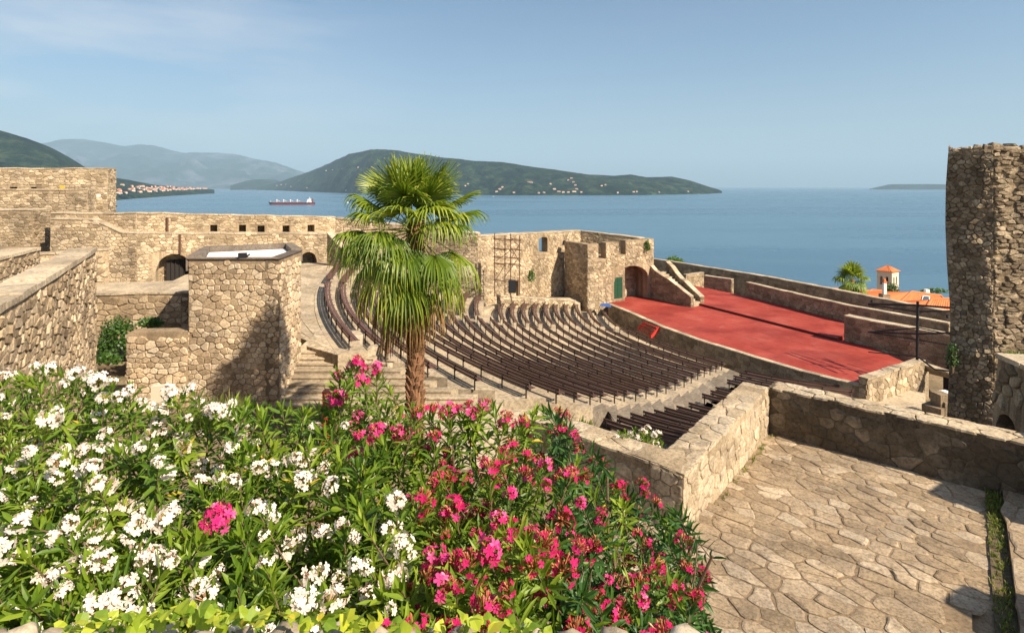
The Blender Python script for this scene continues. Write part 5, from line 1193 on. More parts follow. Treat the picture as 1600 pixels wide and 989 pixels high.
for i in range(4):
    a_, b_ = cor[i], cor[(i + 1) % 4]; W_ = math.dist(a_, b_); mb = MB(); d_ = ((b_[0] - a_[0]) / W_, (b_[1] - a_[1]) / W_)
    wall(mb, [a_, vadd(b_, d_, -0.3)], 0.3, zb_, zt, side=1, step=5, openings=[(W_ * .2, W_ * .38, PZ(444, Yc), PZ(431, Yc), .22), (W_ * .58, W_ * .76, PZ(444, Yc), PZ(431, Yc), .22)]); mb.build('wall', M['plaster'], e)
    mb = MB(); mb.slab([vadd(a_, d_, -.06), vadd(b_, d_, .06), (bcx * .2 + b_[0] * .8, Yc * .2 + b_[1] * .8), (bcx * .2 + a_[0] * .8, Yc * .2 + a_[1] * .8)], zt + .01, zt + .14); mb.build('cornice', M['plaster'], e)
mb = MB(); ap = (bcx, Yc, PZ(414.5, Yc)); ev = [(bcx + (c[0] - bcx) * 1.22, Yc + (c[1] - Yc) * 1.22, PZ(423, Yc)) for c in cor]
for i in range(4): corr_roof(mb, ev[i], ev[(i + 1) % 4], ap, ap, 0.35, .04)
mb.slab([(c[0], c[1]) for c in ev], zt + .12, zt + .17); mb.build('roof', M['tile'], e)
mb = MB(); mb.slab([(bcx + (c[0] - bcx) * .55, Yc + (c[1] - Yc) * .55) for c in cor], -32, PZ(426, Yc)); mb.build('core', M['dark'], e)
# roofs
def gable(name, label, Y, xe0, xe1, ye, yr, xr0, xr1, depth, body=True):
    e = empty(name, (PY((xe0 + xe1) / 2, Y), Y, -22), label, 'house')
    E0 = (PY(xe0, Y), Y, PZ(ye[0], Y)); E1 = (PY(xe1, Y), Y - .5, PZ(ye[1], Y - .5)); Y2 = Y + depth; r0 = (PY(xr0, Y2), Y2, PZ(yr[0], Y2)); r1 = (PY(xr1, Y2), Y2, PZ(yr[1], Y2))
    mb = MB(); corr_roof(mb, E0, E1, r0, r1, .3, .05); B0 = (E0[0], Y + 2 * depth, E0[2]); B1 = (E1[0] + 1, Y + 2 * depth, E1[2])
    corr_roof(mb, B0, B1, r0, r1, .3, .05); corr_roof(mb, E0, B0, r0, r0, .3, .05); corr_roof(mb, E1, B1, r1, r1, .3, .05)
    mb.build('roof', M['tile'], e)
    mb = MB(); mb.tube([r0, r1], .16, 6); mb.tube([E0, r0], .14, 6); mb.tube([E1, r1], .14, 6); mb.build('ridge_tiles', M['tile'], e)
    mb = MB(); mb.slab([(E0[0] + .5, Y + .4), (E1[0] - .4, Y), (E1[0] - .4, Y + 2 * depth - .5), (E0[0] + .5, Y + 2 * depth - .5)], -32, min(E0[2], E1[2]) - .1); mb.build('wall', M['plaster'], e)
    return e, E0, E1, r0, r1
gable('tiled_house', 'house with low dull orange roof between small palm and bell tower', 82, 1345, 1412, (468, 474), (453, 456), 1362, 1395, 5)
g2, E0, E1, r0, r1 = gable('tiled_house', 'house with broad bright orange roof and a skylight below the bell tower', 74, 1398, 1492, (480, 490), (456, 462), 1424, 1470, 5.5)
def onroof(u, v, up=0.0): 
    a_ = Vector(E0) + (Vector(E1) - Vector(E0)) * u; b_ = Vector(r0) + (Vector(r1) - Vector(r0)) * u; p = a_ + (b_ - a_) * v; return (p.x, p.y, p.z + up)
mb = MB(); mb.hexa([onroof(.40, .45, .02), onroof(.58, .45, .02), onroof(.60, .78, .02), onroof(.42, .78, .02)], [onroof(.40, .45, .2), onroof(.58, .45, .2), onroof(.60, .78, .2), onroof(.42, .78, .2)]); f_ = mb.build('skylight', M['white'], g2)
mb = MB(); mb.hexa([onroof(.42, .49, .19), onroof(.56, .49, .19), onroof(.58, .74, .19), onroof(.44, .74, .19)], [onroof(.42, .49, .22), onroof(.56, .49, .22), onroof(.58, .74, .22), onroof(.44, .74, .22)]); mb.build('pane', M['glass'], f_)
gable('tiled_house', 'house with small orange roof touching the ruined tower edge', 66, 1440, 1500, (492, 500), (468, 466), 1455, 1500, 3.5)
e = empty('chimney', (PY(1381, 78), 78, -20), 'white chimney with red pot on a grey base before the bell tower', 'chimney')
X = PY(1382, 78)
mb = MB(); mb.box((X, 78, -22), 1.0, 1.0, 22 + PZ(462, 78)); mb.slab([(X - .5, 77.5), (X + .5, 77.5), (X + .5, 78.5), (X - .5, 78.5)], PZ(462, 78) + .001, PZ(459.5, 78)); mb.build('base', M['stagew'], e)
mb = MB(); mb.box((X, 78, PZ(459.4, 78)), .38, .38, PZ(441.5, 78) - PZ(459.4, 78)); mb.build('stack', M['white'], e)
mb = MB(); mb.box((X, 78, PZ(441.4, 78)), .5, .5, .16); mb.tube([(X, 78, PZ(440, 78)), (X - .05, 78, PZ(435.5, 78))], [.2, .12], 8); mb.build('pot', M['tile'], e)
mb = MB(); mb.box((PY(1448, 90), 90, -22), .6, .5, 22 + PZ(452, 90)); tag(mb.build('small_chimney', M['white']), 'tiny white chimney behind the broad orange roof', 'chimney')
# ============================================================ PALMS
def frond_mesh(base, az, el, pet, L_, droop, mat, seg=34, wspread=2.25, width=0.042, name='frond', parent=None, rr=None):
    """one fan leaf baked in place: arching petiole + pleated blade whose free tips hang down"""
    mb = MB(); d = Vector((math.cos(az) * math.cos(el), math.sin(az) * math.cos(el), math.sin(el)))
    s = d.cross(Vector((0, 0, 1))); s = s.normalized() if s.length > 0.05 else Vector((math.sin(az), -math.cos(az), 0))
    pts = []; B = Vector(base)
    for i in range(6):
        u = i / 5; pts.append(B + d * pet * u + Vector((0, 0, -1)) * (0.10 * pet * u * u * (1.5 if el < 0.9 else .4)))
    dd = (pts[-1] - pts[-2]).normalized(); s = (s - dd * s.dot(dd)).normalized(); up = s.cross(dd)
    mb.tube(pts, [0.022, .02, .018, .016, .014, .012], 5, 0, rr if rr is not None else .75)
    hb = pts[-1]; base_r = random.random() * 0.45 if rr is None else rr
    for k in range(seg):
        ph = -wspread + 2 * wspread * k / (seg - 1) + random.uniform(-.02, .02)
        Lk = L_ * (0.72 + 0.28 * math.cos(ph * 0.7)) * random.uniform(.93, 1.05)
        dr = dd * math.cos(ph) + s * math.sin(ph); dr = (dr + up * (0.12 - 0.25 * abs(math.sin(ph)))).normalized()
        lat = (dr.cross(up)).normalized(); fold = up * (0.012 if k % 2 else -0.012)
        st = []; drp = droop * random.uniform(.75, 1.35)
        for u, wf in ((0.04, .15), (0.3, .85), (0.55, 1.0), (0.75, .75), (0.9, .42), (1.0, .05)):
            g = max(0, u - 0.38); pos = hb + dr * Lk * (u - g * g * drp * 0.55) + Vector((0, 0, -1)) * (g * g * Lk * 1.6 * drp + 0.06 * u * Lk * droop) + Vector((random.uniform(-1, 1), random.uniform(-1, 1), 0)) * 0.02 * g
            wd = width * wf * (u < .6 and 1 or 1) * (Lk / L_)
            st.append((pos - lat * wd + fold * (u < .7), pos + lat * wd * .0 - fold * 1.5, pos + lat * wd + fold * (u < .7)))
        vs = [tuple(p) for tr in st for p in tr]; fs = []
        for i in range(5):
            fs += [(i * 3, i * 3 + 1, i * 3 + 4, i * 3 + 3), (i * 3 + 1, i * 3 + 2, i * 3 + 5, i * 3 + 4)]
        r_ = min(0.93, base_r + random.random() * 0.4)
        n0 = len(mb.f); mb.raw(vs, fs, 0, r_)
        for fi in range(n0 + 8, len(mb.f)): mb.r[fi] = min(1.0, r_ + random.choice((0.0, .1, .35)))
    return mb.build(name, mat, parent)
def palm(cx, cy, z0, z1, label, nf, crown, pet, L_, dead, seg, rtrunk, seed, stubs=True):
    random.seed(seed); e = empty('palm_tree', (cx, cy, z0), label, 'palm')
    mb = MB(); pts = []; rad = []
    for i in range(22):
        u = i / 21; pts.append((cx + math.sin(u * 2.2) * 0.10 * rtrunk / .3, cy, z0 + (z1 - z0) * u)); rad.append(rtrunk * (1.05 - 0.30 * u) * (1 + random.uniform(-.05, .05)))
    mb.tube(pts, rad, 14); mb.build('trunk', M['trunk'], e, smooth=True)
    if stubs:
        # old leaf bases spiralling up the trunk
        fib = MB()
        for i in range(300):
            u = (i + random.random()) / 300; a = i * 2.4 + random.uniform(-.3, .3); r = rtrunk * (1.03 - .3 * u); z = z0 + (z1 - z0) * u; X = cx + math.sin(u * 2.2) * .1
            c, s_ = math.cos(a), math.sin(a); w_ = random.uniform(.05, .085); h = random.uniform(.12, .24); o_ = random.uniform(.03, .10)
            mb = MB(); b0 = Vector((X + c * r, cy + s_ * r, z)); tn = Vector((-s_, c, 0)) * w_; ou = Vector((c, s_, 0))
            mb.raw([tuple(b0 - tn - ou * .05), tuple(b0 + tn - ou * .05), tuple(b0 + tn * .55 + ou * o_ + Vector((0, 0, h))), tuple(b0 - tn * .55 + ou * o_ + Vector((0, 0, h))), tuple(b0 - tn + ou * .03), tuple(b0 + tn + ou * .03), tuple(b0 + tn * .4 + ou * (o_ + .03) + Vector((0, 0, h * .95))), tuple(b0 - tn * .4 + ou * (o_ + .03) + Vector((0, 0, h * .95)))], [(0, 1, 5, 4), (1, 2, 6, 5), (2, 3, 7, 6), (3, 0, 4, 7), (4, 5, 6, 7)])
            mb.build('leaf_base', M['trunk'], e)
            for _ in range(3):
                q = b0 + tn * random.uniform(-1, 1) + ou * .04; l = random.uniform(.1, .3); fib.raw([tuple(q), tuple(q + tn * .12), tuple(q + ou * random.uniform(.02, .1) + Vector((0, 0, -l)))], [(0, 1, 2)])
        o = fib.build('trunk_fibre', M['frondd'], e); o['kind'] = 'stuff'
    for i in range(nf):
        u = (i + .5) / nf; az = i * 2.39996 + random.uniform(-.2, .2)
        el = R(lerp_tab(u, [(0, 84), (.22, 66), (.45, 42), (.65, 20), (.84, -8), (1, -50)])) + random.uniform(-.32, .32) * (1 if u > .12 else .3)
        if stubs and u > .35 and math.sin(az) > .5: az = -az                 # keep more of the crown on the sunny, seen side
        dr = lerp_tab(u, [(0, .02), (.25, .12), (.5, .5), (.7, .85), (1, 1.1)])
        frond_mesh((cx + math.cos(az) * .1, cy + math.sin(az) * .1, z1 + .15 - u * (.5 if stubs else .25)), az, el, pet * random.uniform(.8, 1.2) * (1.0 if el > .9 else 1.2 if el > -.2 else 1.2), L_ * random.uniform(.82, 1.12), dr, M['frond'], seg, random.uniform(1.75, 2.3), width=crown, parent=e)
    for i, (az, el, dz, pt, ll) in enumerate(dead):
        frond_mesh((cx + math.cos(az) * .15, cy + math.sin(az) * .15, z1 - dz), az, el, pt, ll, 1.3, M['frondd'], max(12, seg // 2), 1.3, width=crown, parent=e, name='dead_frond')
    return e
PX_, PYY = PY(645, 17.5), 17.5
dead = [(math.pi + .15, -.75, .5, 1.5, .8), (math.pi - .3, -1.0, .7, 1.4, 1.0), (math.pi + .5, -1.15, .9, 1.3, 1.0), (math.pi - .1, -1.25, 1.1, 1.3, 1.1), (-.3, -1.1, .8, 1.2, .9), (.2, -.9, .6, 1.2, .85), (-1.2, -1.3, 1.2, 1.0, .9), (-1.9, -1.35, 1.3, 1.1, .9), (1.4, -1.2, 1.0, 1.0, .9), (2.4, -1.2, 1.0, 1.0, .9), (-.8, -1.3, 1.5, .8, .8), (-2.6, -1.25, 1.6, .8, .9), (math.pi + .25, -1.4, 1.9, .7, .9), (-1.5, -1.45, 1.9, .7, .7), (-.4, -1.4, 2.0, .6, .7)]
palm(PX_, PYY, -9.0, -1.15, 'tall fan palm with shaggy brown skirt in front of the curved benches', 43, 0.034, 1.12, 1.12, dead[:11], 34, .24, 5)
palm(PY(1331, 74), 74, -22, PZ(437, 74), 'small distant fan palm left of the bell tower', 30, 0.09, 1.0, 1.35, [(-1.4, -1.1, .4, 1.0, 1.0), (-.9, -1.2, .5, .9, 1.1), (-2.1, -1.2, .6, .9, 1.0), (0, -1.1, .4, .9, 1.0), (math.pi, -1.1, .4, .9, 1)], 14, .3, 9, stubs=False)

# ============================================================ LEAFY MASSES (small-leaf bushes)
def leaf_blob(name, label, cat, c, r, n, mat, leaf=0.08, seed=1, group=None, kind=None, stem=True, flat=1.0):
    random.seed(seed); e = empty(name, (c[0], c[1], c[2] - r[2]), label, cat, group)
    mb = MB()
    for i in range(n):
        a = random.uniform(0, 6.283); t_ = random.uniform(-.6, 1); q = math.sqrt(max(0, 1 - t_ * t_)); rr = random.uniform(.55, 1.0) * (1 + .35 * noise.noise((math.cos(a) * 2 + seed, math.sin(a) * 2, t_ * 2)))
        p = Vector((c[0] + r[0] * q * math.cos(a) * rr, c[1] + r[1] * q * math.sin(a) * rr, c[2] + r[2] * t_ * rr))
        d = Vector((random.gauss(0, 1), random.gauss(0, 1), random.gauss(0.4, .8))).normalized(); s_ = d.orthogonal().normalized() * leaf * .35; l = leaf * random.uniform(.7, 1.3)
        mb.raw([tuple(p), tuple(p + d * l * .5 + s_), tuple(p + d * l), tuple(p + d * l * .5 - s_)], [(0, 1, 2, 3)])
    o = mb.build('foliage', M[mat], e); o['kind'] = 'stuff'
    if stem:
        mb = MB()
        for i in range(6):
            a = i * 1.05; mb.tube([(c[0], c[1], c[2] - r[2]), (c[0] + r[0] * .3 * math.cos(a), c[1] + r[1] * .3 * math.sin(a), c[2] - r[2] * .3), (c[0] + r[0] * .7 * math.cos(a), c[1] + r[1] * .7 * math.sin(a), c[2] + r[2] * .5)], [.03, .02, .008], 5)
        mb.build('stems', M['bark'], e)
    return e
leaf_blob('ivy_bush', 'dark green bush in the gap left of the low booth wall', 'bush', (PY(182, 24.5), 24.5, PZ(532, 24.5)), (.75, .6, 1.0), 1700, 'bush', .12, 2)
leaf_blob('ivy_bush', 'small green plant growing on the ledge below the wide path wall', 'bush', (PY(235, 25.0), 25.0, PZ(506, 25)), (.55, .35, .28), 600, 'bush', .1, 3)
leaf_blob('ivy_bush', 'green tuft hanging on the left end of the booth side wall', 'bush', (PY(212, 23.0), 21.4, PZ(562, 21.4)), (.5, .2, .22), 400, 'bush', .12, 4)
leaf_blob('tower_shrub', 'dark green shrub growing from the ruined tower base', 'bush', (PY(1488, 14.35), 14.35, PZ(560, 14.3)), (.13, .12, .38), 500, 'bush', .05, 5)
leaf_blob('tower_shrub', 'green moss tuft where the ruined tower meets the arched wall', 'bush', (PY(1585, 13.6), 13.6, PZ(556, 13.6)), (.3, .15, .09), 300, 'grass', .06, 6)
leaf_blob('seaside_bush', 'bush top showing behind the outer parapet beside the gate tower', 'bush', (PY(1052, 95), 95, PZ(411, 95)), (1.6, 1.4, 1.0), 600, 'bush', .35, 7)
leaf_blob('climber', 'green climbing plant between chimney and bell tower', 'bush', (PY(1393, 84), 84, PZ(454, 84)), (1.0, .6, 1.0), 500, 'bush', .28, 8)
leaf_blob('roof_shrub', 'row of dark shrubs behind the broad orange roof', 'bush', (PY(1460, 95), 95, PZ(455, 95)), (2.6, .6, .5), 400, 'bush', .3, 9)
leaf_blob('wall_caper', 'green caper tuft on the lit hall wall', 'bush', (PY(830, 56.5), 56.4, PZ(433, 56.5)), (.35, .2, .8), 300, 'bush', .16, 10, stem=False)
leaf_blob('wall_caper', 'brownish tuft on the ruined right top of the gate tower', 'bush', (PY(1011, 64.2), 64.0, PZ(386, 64)), (.35, .25, .8), 260, 'bush', .16, 11, stem=False)
def grass_clump(name, label, cx, cy, z, h, n, mat, spread, rad, wd=.012, cat='grass'):
    mb = MB()
    for _ in range(n): a = random.uniform(0, 6.28); r_ = rad * math.sqrt(random.random()); tuft(mb, cx + r_ * math.cos(a), cy + r_ * math.sin(a) * .6, z, h * random.uniform(.6, 1), 6, spread, wd)
    o = mb.build(name, M[mat]); o['kind'] = 'stuff'; tag(o, label, cat)
grass_clump('tall_grass', 'soft tall green grass in front of the booth foot', PY(335, 15), 15, PZ(668, 15), 1.0, 150, 'grass', .5, .75)
grass_clump('dry_grass', 'dry golden grass beside the near end of the bench rows', PY(862, 19.5), 19.5, PZ(672, 19.5), .9, 110, 'dry', .55, .6)
grass_clump('green_grass', 'thin green weeds on the steps beside the first dark bench', PY(905, 18), 18, PZ(672, 18), .45, 50, 'grass', .5, .5)

# ============================================================ OLEANDERS
def leaf_on(mb, p, d, L_, wd, r, bend=0.25, m=0):
    s_ = d.cross(Vector((0, 0, 1))); s_ = s_.normalized() if s_.length > .05 else Vector((1, 0, 0)); s_ = (s_ + Vector((random.uniform(-.5, .5), random.uniform(-.5, .5), random.uniform(-.5, .5)))); s_ = (s_ - d * s_.dot(d)).normalized(); up = s_.cross(d)
    if up.z < 0: up = -up
    a = p + d * L_ * .32 - Vector((0, 0, 1)) * bend * L_ * .06; b = p + d * L_ * .68 - Vector((0, 0, 1)) * bend * L_ * .3; t_ = p + d * L_ * .98 - Vector((0, 0, 1)) * bend * L_ * .75
    f = up * wd * .35
    vs = [p, a + s_ * wd + f, a, a - s_ * wd + f, b + s_ * wd * .85 + f, b, b - s_ * wd * .85 + f, t_]
    mb.raw([tuple(v) for v in vs], [(0, 1, 2), (0, 2, 3), (1, 4, 5, 2), (2, 5, 6, 3), (4, 7, 5), (5, 7, 6)], m, r)
def shoot_mb(L_=0.42, nodes=10, leafL=0.125, yellow=0.035, tipup=True):
    mb = MB(); mb.tube([(0, 0, -L_), (.01, 0, -L_ * .5), (0, 0, 0)], [.006, .005, .003], 4, 1, .5)
    tone = random.random() * .35
    for k in range(nodes):
        u = k / (nodes - 1); z = -L_ + L_ * (0.12 + .88 * u); a0 = k * 1.05 + random.uniform(-.2, .2)
        for j in range(3):
            a = a0 + j * 2.094 + random.uniform(-.25, .25); th = R(lerp_tab(u, [(0, 88), (.5, 64), (.85, 40), (1, 18)])) + random.uniform(-.15, .15)
            d = Vector((math.sin(th) * math.cos(a), math.sin(th) * math.sin(a), math.cos(th)))
            r = tone + random.random() * .45 + u * .13
            if random.random() < yellow * (1.4 - u): r = 1.0
            leaf_on(mb, Vector((0, 0, z)), d, leafL * random.uniform(.72, 1.1) * (1 - .25 * (u > .93)), .0122 * random.uniform(.8, 1.15), min(r, .94) if r < 1 else 1.0, bend=random.uniform(.1, .55) * (1 - u * .6))
    return mb
def cluster_mb(nf, rad, fsz, buds, openness=1.0):
    """flower truss: material 0 petals, 1 buds, 2 stalks"""
    mb = MB()
    for i in range(nf):
        th = math.acos(1 - random.random() * 1.25); a = i * 2.4 + random.uniform(-.3, .3); c = Vector((math.sin(th) * math.cos(a), math.sin(th) * math.sin(a), math.cos(th))) ; pos = c * rad * random.uniform(.7, 1.1) + Vector((0, 0, .015))
        mb.tube([(0, 0, -.01), tuple(pos * .97)], .0016, 3, 1, .3, cap=False)
        n = (c + Vector((random.uniform(-.5, .5), random.uniform(-.5, .5), random.uniform(-.2, .5)))).normalized(); u_ = n.orthogonal().normalized(); v_ = n.cross(u_); rr = random.uniform(.25, 1); a0 = random.random() * 6
        cup = random.uniform(.1, .45) / openness
        for k in range(5):
            b = a0 + k * 1.2566; d = (u_ * math.cos(b) + v_ * math.sin(b)); e_ = (u_ * math.cos(b + 1.57) + v_ * math.sin(b + 1.57)); S_ = fsz * random.uniform(.85, 1.1)
            p0 = pos; p1 = pos + d * S_ * .55 + e_ * S_ * .36 + n * S_ * cup * .5; p2 = pos + d * S_ * 1.0 + e_ * S_ * .28 + n * S_ * cup * .6; p3 = pos + d * S_ * 1.02 - e_ * S_ * .14 + n * S_ * cup * .45; p4 = pos + d * S_ * .55 - e_ * S_ * .30 + n * S_ * cup * .5
            mb.raw([tuple(x) for x in (p0, p1, p2, p3, p4)], [(0, 1, 2), (0, 2, 3), (0, 3, 4)], 0, min(1, rr * random.uniform(.8, 1.1)))
    for i in range(buds):
        th = random.uniform(0, 1.0); a = random.uniform(0, 6.28); c = Vector((math.sin(th) * math.cos(a), math.sin(th) * math.sin(a), math.cos(th))); p = c * rad * random.uniform(.3, .9); q = p + c * .02
        mb.tube([(0, 0, 0), tuple(p), tuple(q), tuple(q + c * .008)], [.001, .0018, .0045, .0008], 4, 1, random.random(), cap=False)
    return mb
random.seed(21)
SH = [shoot_mb(random.uniform(.38, .52), 9, random.uniform(.145, .18)) for _ in range(9)]
SHM = {mt: [s_.build('leafy_shoot', [M[mt], M['bark']], mesh_only=True, origin=(0, 0, 0)) for s_ in SH] for mt in ('leaf', 'leafd')}
CLW = [cluster_mb(random.randint(14, 21), random.uniform(.052, .068), .0265, 5, 1.3) for _ in range(6)]
CLP = [cluster_mb(random.randint(7, 14), random.uniform(.045, .06), .023, 16, .7) for _ in range(6)]
CLB = [cluster_mb(34, .07, .023, 8, .6) for _ in range(1)]
CLR = [cluster_mb(random.randint(6, 11), random.uniform(.045, .06), .019, 20, .6) for _ in range(5)]
def cm(lst, mt): return [c.build('flower_cluster', [M[mt], M['budw' if mt == 'wflower' else 'bud']], mesh_only=True, origin=(0, 0, 0)) for c in lst]
CMW, CMP, CMC, CMB = cm(CLW, 'wflower'), cm(CLP, 'pflower'), cm(CLR, 'cflower'), cm(CLB, 'pflower')
top_line = [(-80, 600), (0, 596), (60, 572), (110, 578), (170, 592), (215, 612), (300, 605), (330, 650), (375, 618), (430, 635), (480, 640), (500, 645), (512, 628), (524, 590), (545, 566), (585, 580), (628, 600), (645, 650), (700, 640), (760, 632), (800, 655), (850, 632), (890, 650), (905, 690), (930, 705), (980, 735), (1020, 780), (1062, 800), (1085, 850), (1105, 905), (1098, 960), (1085, 1010)]
def top_y(px): return lerp_tab(px, top_line)
BUSH = {}
def bush_id(px, py):
    if px < 255: return 0
    if px < 500 and not (px > 440 and py < 640): return 1
    if px < 660 and py < 790: return 2
    if px < 860: return 3
    return 4
BL = [('white_oleander', 'white flowering oleander filling the lower left corner'), ('white_oleander', 'white flowering oleander in front of the square booth, right of the corner one'), ('pink_oleander', 'pink flowering oleander rising left of the palm trunk'), ('red_oleander', 'red flowering oleander below the palm, in the middle of the bed'), ('crimson_oleander', 'shaded crimson oleander beside the terrace wall corner')]
BC = [(-3.2, 4.0), (-1.5, 3.7), (-.75, 3.9), (.1, 3.6), (.75, 3.9)]
bush_e = [empty(n, (c[0], c[1], -5.15), l, 'oleander') for (n, l), c in zip(BL, BC)]
counts = [0] * 5; rest = [dict(leaf=[], leafd=[]) for _ in range(5)]; restf = [dict() for _ in range(5)]
def depth(py, px):
    base = lerp_tab(py, [(560, 4.8), (640, 4.3), (720, 3.6), (800, 3.1), (900, 2.6), (990, 2.25), (1060, 2.1)])
    if px > 850: base *= 1 + min(.45, (px - 850) / 420)
    return base
allsh = []
def lay(step, behind, jit, prob, down=0.0):
    y = 560
    while y < 1040:
        x = -70
        while x < 1115:
            px = x + random.uniform(-jit, jit) * step; py = y + random.uniform(-jit, jit) * step
            ty = top_y(px)
            if py > ty + (3 if behind == 0 else 22) and (px < 1000 or py > ty) and random.random() < prob: allsh.append((px, py, behind))
            x += step
        y += step * .86
lay(31, 0, .55, .92); lay(34, .28, .5, .85); lay(38, .6, .5, .8)
# skyline shoots
for px in range(-60, 1112, 17): 
    if px < 640 or px > 650: allsh.append((px + random.uniform(-8, 8), top_y(px) + random.uniform(4, 16), 0))
def flower_kind(px, py):
    n = noise.noise((px / 70.0, py / 60.0, 3.3)); r = random.random()
    if px < 470 or (px < 545 and py > 640):
        return 'w' if (n > -.2 and r < .84) or r < .08 else None
    if px < 640 and py > 780 and py < 990: return 'w' if n > -.12 and r < .75 else ('p' if r > .95 else None)
    if px < 660 and py <= 780: return 'p' if r < (.62 if py < 700 else .2) else None
    if px < 870: return ('p' if r < .3 else 'c') if r < .88 and n > -.42 else None
    return ('c' if r > .18 else 'p') if r < .85 and n > -.4 else None
FM = dict(w=CMW, p=CMP, c=CMC)
allsh.sort(key=lambda s_: s_[2])
for px, py, beh in allsh:
    if beh == 0 and py > top_y(px) + 40 and noise.noise((px / 48.0, py / 44.0, 5.7)) < -.16 and random.random() < .75: continue
    lump = noise.noise((px / 85.0, py / 75.0, 9.1)); Y = depth(py, px) * (1 + beh * .28) * random.uniform(.95, 1.06) * (1 - .10 * lump); pt = Vector((PY(px, Y), Y, PZ(py, Y) - beh * .22 + min(0, lump) * .35))
    b = bush_id(px, py); e = bush_e[b]
    out = Vector((pt.x - BC[b][0], pt.y - BC[b][1] - 1.2, 0)) * .22
    tilt = Vector((random.gauss(0, .42) + out.x * .6, random.gauss(-.14, .42) + min(out.y, 0) * .5, 1)).normalized()
    q = Vector((0, 0, 1)).rotation_difference(tilt) @ Matrix.Rotation(random.uniform(0, 6.28), 3, 'Z').to_quaternion()
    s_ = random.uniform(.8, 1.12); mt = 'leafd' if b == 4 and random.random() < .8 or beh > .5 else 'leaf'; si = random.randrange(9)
    fk = flower_kind(px, py) if beh < .5 else None
    if fk and px > 640 and beh > 0 and random.random() < .2: fk = None
    if abs(px - 342) < 42 and abs(py - 810) < 42: fk = None
    fi = random.randrange(5)
    if counts[b] < 290:
        o = bpy.data.objects.new('leafy_shoot', SHM[mt][si]); COL.objects.link(o); o.parent = e; o.location = pt - WL[e]; o.rotation_mode = 'QUATERNION'; o.rotation_quaternion = q; o.scale = (s_,) * 3; counts[b] += 1
        if fk:
            c = bpy.data.objects.new('flower_cluster', random.choice(FM[fk])); COL.objects.link(c); c.parent = o; c.location = (0, 0, .035); k_ = random.uniform(.5, .98) * (1.25 if fk != 'w' else 1); c.scale = (k_,) * 3
    else:
        rest[b][mt].append((si, Matrix.Translation(pt) @ q.to_matrix().to_4x4() @ Matrix.Scale(s_, 4)))
        if fk: restf[b].setdefault(fk, []).append((fi, Matrix.Translation(pt + Vector((0, 0, .03))) @ q.to_matrix().to_4x4()))
import numpy as np
def bake(protos, places, name, mats, parent):
    mb = MB(); cache = {}
    for i, mat in places:
        if i not in cache: cache[i] = np.array([tuple(v) for v in protos[i].v])
        A = np.array(mat)[:3]; v = cache[i] @ A[:, :3].T + A[:, 3]; n = len(mb.v)
        mb.v.extend(map(tuple, v.tolist())); mb.f.extend([tuple(k + n for k in f) for f in protos[i].f]); mb.m.extend(protos[i].m); mb.r.extend(protos[i].r)
    o = mb.build(name, mats, parent); o['kind'] = 'stuff'
for b in range(5):
    for mt in ('leaf', 'leafd'):
        if rest[b][mt]: bake(SH, rest[b][mt], 'inner_shoots', [M[mt], M['bark']], bush_e[b])
    for fk, lst in (('w', CLW), ('p', CLP), ('c', CLR)):
        if restf[b].get(fk): bake(lst, restf[b][fk], 'more_blossom', [M[{'w': 'wflower', 'p': 'pflower', 'c': 'cflower'}[fk]], M['budw' if fk == 'w' else 'bud']], bush_e[b])
# the one big pink head among the white
e = bush_e[1]
for (px, py, k_, mesh) in ((342, 810, .98, CMB[0]), (349, 801, .6, CMP[2]), (1, 1, 0, None)):
    if mesh is None: continue
    Y = 2.75; pt = Vector((PY(px, Y), Y, PZ(py, Y))); c = bpy.data.objects.new('pink_flower_head', mesh); COL.objects.link(c); c.parent = e; c.location = pt - WL[e]; c.rotation_euler = (R(50), 0, .3); c.scale = (k_,) * 3
# woody stems
for b in range(5):
    n_ = 12
    for i in range(n_ if b < 4 else 6):
        a = random.uniform(0, 6.28); r_ = random.uniform(.3, .95); bx_, by_ = BC[b][0] + random.uniform(-.25, .25), BC[b][1] + random.uniform(-.2, .3)
        tx_, ty_ = BC[b][0] + r_ * math.cos(a) * .8, BC[b][1] + r_ * math.sin(a) * .8; zt_ = -2.0 - random.uniform(0, .5)
        mb = MB(); pts = [(bx_, by_, -5.2), (bx_ + (tx_ - bx_) * .2, by_ + (ty_ - by_) * .2, -4.2), (bx_ + (tx_ - bx_) * .6, by_ + (ty_ - by_) * .6, -3.1), (tx_, ty_, zt_ - .15)]
        mb.tube(pts, [.035, .026, .018, .008], 6)
        for j in range(3):
            p = Vector(pts[2]) * .5 + Vector(pts[3]) * .5; mb.tube([tuple(p), (p.x + random.uniform(-.25, .25), p.y + random.uniform(-.25, .25), p.z + random.uniform(.1, .3))], [.009, .004], 5)
        mb.build('stem', M['bark'], bush_e[b])
# small oleander behind the terrace wall
e = empty('small_oleander', (PY(1000, 9.6), 9.6, -6), 'small pale pink oleander growing behind the terrace wall corner', 'oleander')
random.seed(33)
for i in range(46):
    px = random.uniform(960, 1036); cap = 668 + abs(px - 1000) * .35 + random.uniform(0, 40); Y = random.uniform(9.4, 10.2); pt = Vector((PY(px, Y), Y, PZ(cap, Y)))
    o = inst('leafy_shoot', random.choice(SHM['leaf']), pt, (random.uniform(-.5, .5), random.uniform(-.5, .5), random.uniform(0, 6)), .9, e)
    if random.random() < .6:
        c = bpy.data.objects.new('flower_cluster', random.choice(CMW)); COL.objects.link(c); c.parent = o; c.location = (0, 0, .03)
mb = MB()
for i in range(5): mb.tube([(PY(1000, 9.8) + i * .05, 9.8, -9.3), (PY(980 + i * 12, 9.8), 9.7, -4.6)], [.03, .012], 5)
mb.build('stem', M['bark'], e)
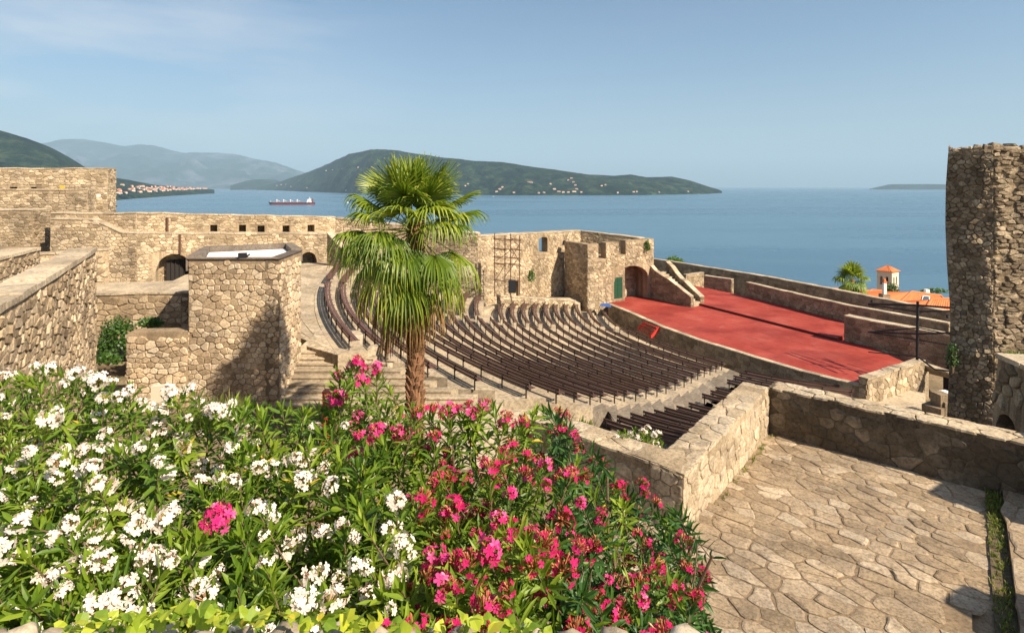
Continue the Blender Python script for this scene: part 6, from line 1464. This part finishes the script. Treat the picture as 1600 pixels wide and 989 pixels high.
# ============================================================ LOW WALL AND IVY BEFORE THE VIEWER
e = empty('viewer_parapet', (-.8, 1.8, -5.2), 'low rubble wall with rounded top stones at the very bottom edge', 'wall')
mb = MB(); mb.slab([(-2.6, 1.55), (0.62, 1.55), (0.66, 1.93), (-2.6, 1.93)], -5.2, -1.52); mb.build('core', M['mortar'], e)
random.seed(4)
x = -1.75
while x < .64:
    w_ = random.uniform(.07, .16); y = 1.86 + random.uniform(-.02, .02); mb = MB(); seg_, rg = 9, 5; z = -1.50 - max(0, x - .1) * .05
    hh = random.uniform(.03, .055)
    for i in range(rg + 1):
        th = math.pi / 2 * i / rg
        for j in range(seg_):
            a = 6.283 * j / seg_; rr = math.cos(th) ** .6 if i < rg else 0.02; nn = 1 + .2 * noise.noise((x * 9 + math.cos(a) * 1.5, math.sin(a) * 1.5, th)); mb.v.append((x + w_ / 2 + math.cos(a) * rr * w_ * .52 * nn, y + math.sin(a) * rr * .10 * nn, z - .03 + (.03 + hh) * math.sin(th) ** .8 * nn))
    for i in range(rg):
        for j in range(seg_): mb.f.append((i * seg_ + j, i * seg_ + (j + 1) % seg_, (i + 1) * seg_ + (j + 1) % seg_, (i + 1) * seg_ + j)); mb.m.append(0); mb.r.append(.6)
    mb.f.append(tuple(range(rg * seg_, rg * seg_ + seg_))); mb.m.append(0); mb.r.append(.6)
    r_ = random.random(); mb.r = [r_] * len(mb.f); mb.build('top_stone', M['cope'], e, smooth=True); x += w_ + .004
e = empty('ivy', (-.8, 1.8, -1.5), 'bright yellow green ivy creeping along the bottom edge over the low wall', 'ivy')
def ivy_leaf_mesh(k):
    mb = MB(); n = 9; out = []
    for i in range(n):
        a = math.pi * 2 * i / n; r = (1.0, .8, .95, .72, .35, .35, .72, .95, .8)[i] if k % 2 else (1.05, .75, .8, .8, .45, .45, .8, .8, .75)[i]
        out.append((r * math.cos(a) * .5 + .15, r * math.sin(a) * .5, .06 * math.sin(a * 2 + k) - .1 * r * r + .05))
    mb.v = [(0, 0, .03)] + out; mb.f = [(0, i + 1, (i + 1) % n + 1) for i in range(n)]; mb.m = [0] * n; r0 = k / 7.0 * .9; mb.r = [min(1, r0 + .05 * (i % 3)) for i in range(n)]
    return mb.build('ivy_leaf', M['ivy'], mesh_only=True, origin=(0, 0, 0))
IV = [ivy_leaf_mesh(k) for k in range(8)]
random.seed(8); k = 0; tries = 0
while k < 300 and tries < 4000:
    tries += 1
    px = random.uniform(60, 860); lo = lerp_tab(px, [(60, 990), (110, 968), (200, 958), (300, 946), (420, 952), (560, 962), (640, 970), (720, 958), (830, 972), (860, 985)])
    if 430 < px < 530 and random.random() < .5 or 590 < px < 680 and random.random() < .6: continue
    py = lo + abs(random.gauss(0, 15)) + 3
    if py > 1015: continue
    Y = random.uniform(1.68, 2.02); pt = Vector((PY(px, Y), Y, PZ(py, Y)))
    inst('ivy_leaf', random.choice(IV), pt, (random.gauss(.5, .45), random.gauss(0, .45), random.uniform(0, 6.28)), random.uniform(.030, .066), e); k += 1
mb = MB()
for i in range(12):
    x = -1.5 + i * .14; mb.tube([(x, 1.8, -1.5), (x + .1, 1.86, -1.47), (x + .22, 1.84, -1.48)], .004, 4)
mb.build('runner', M['bark'], e)
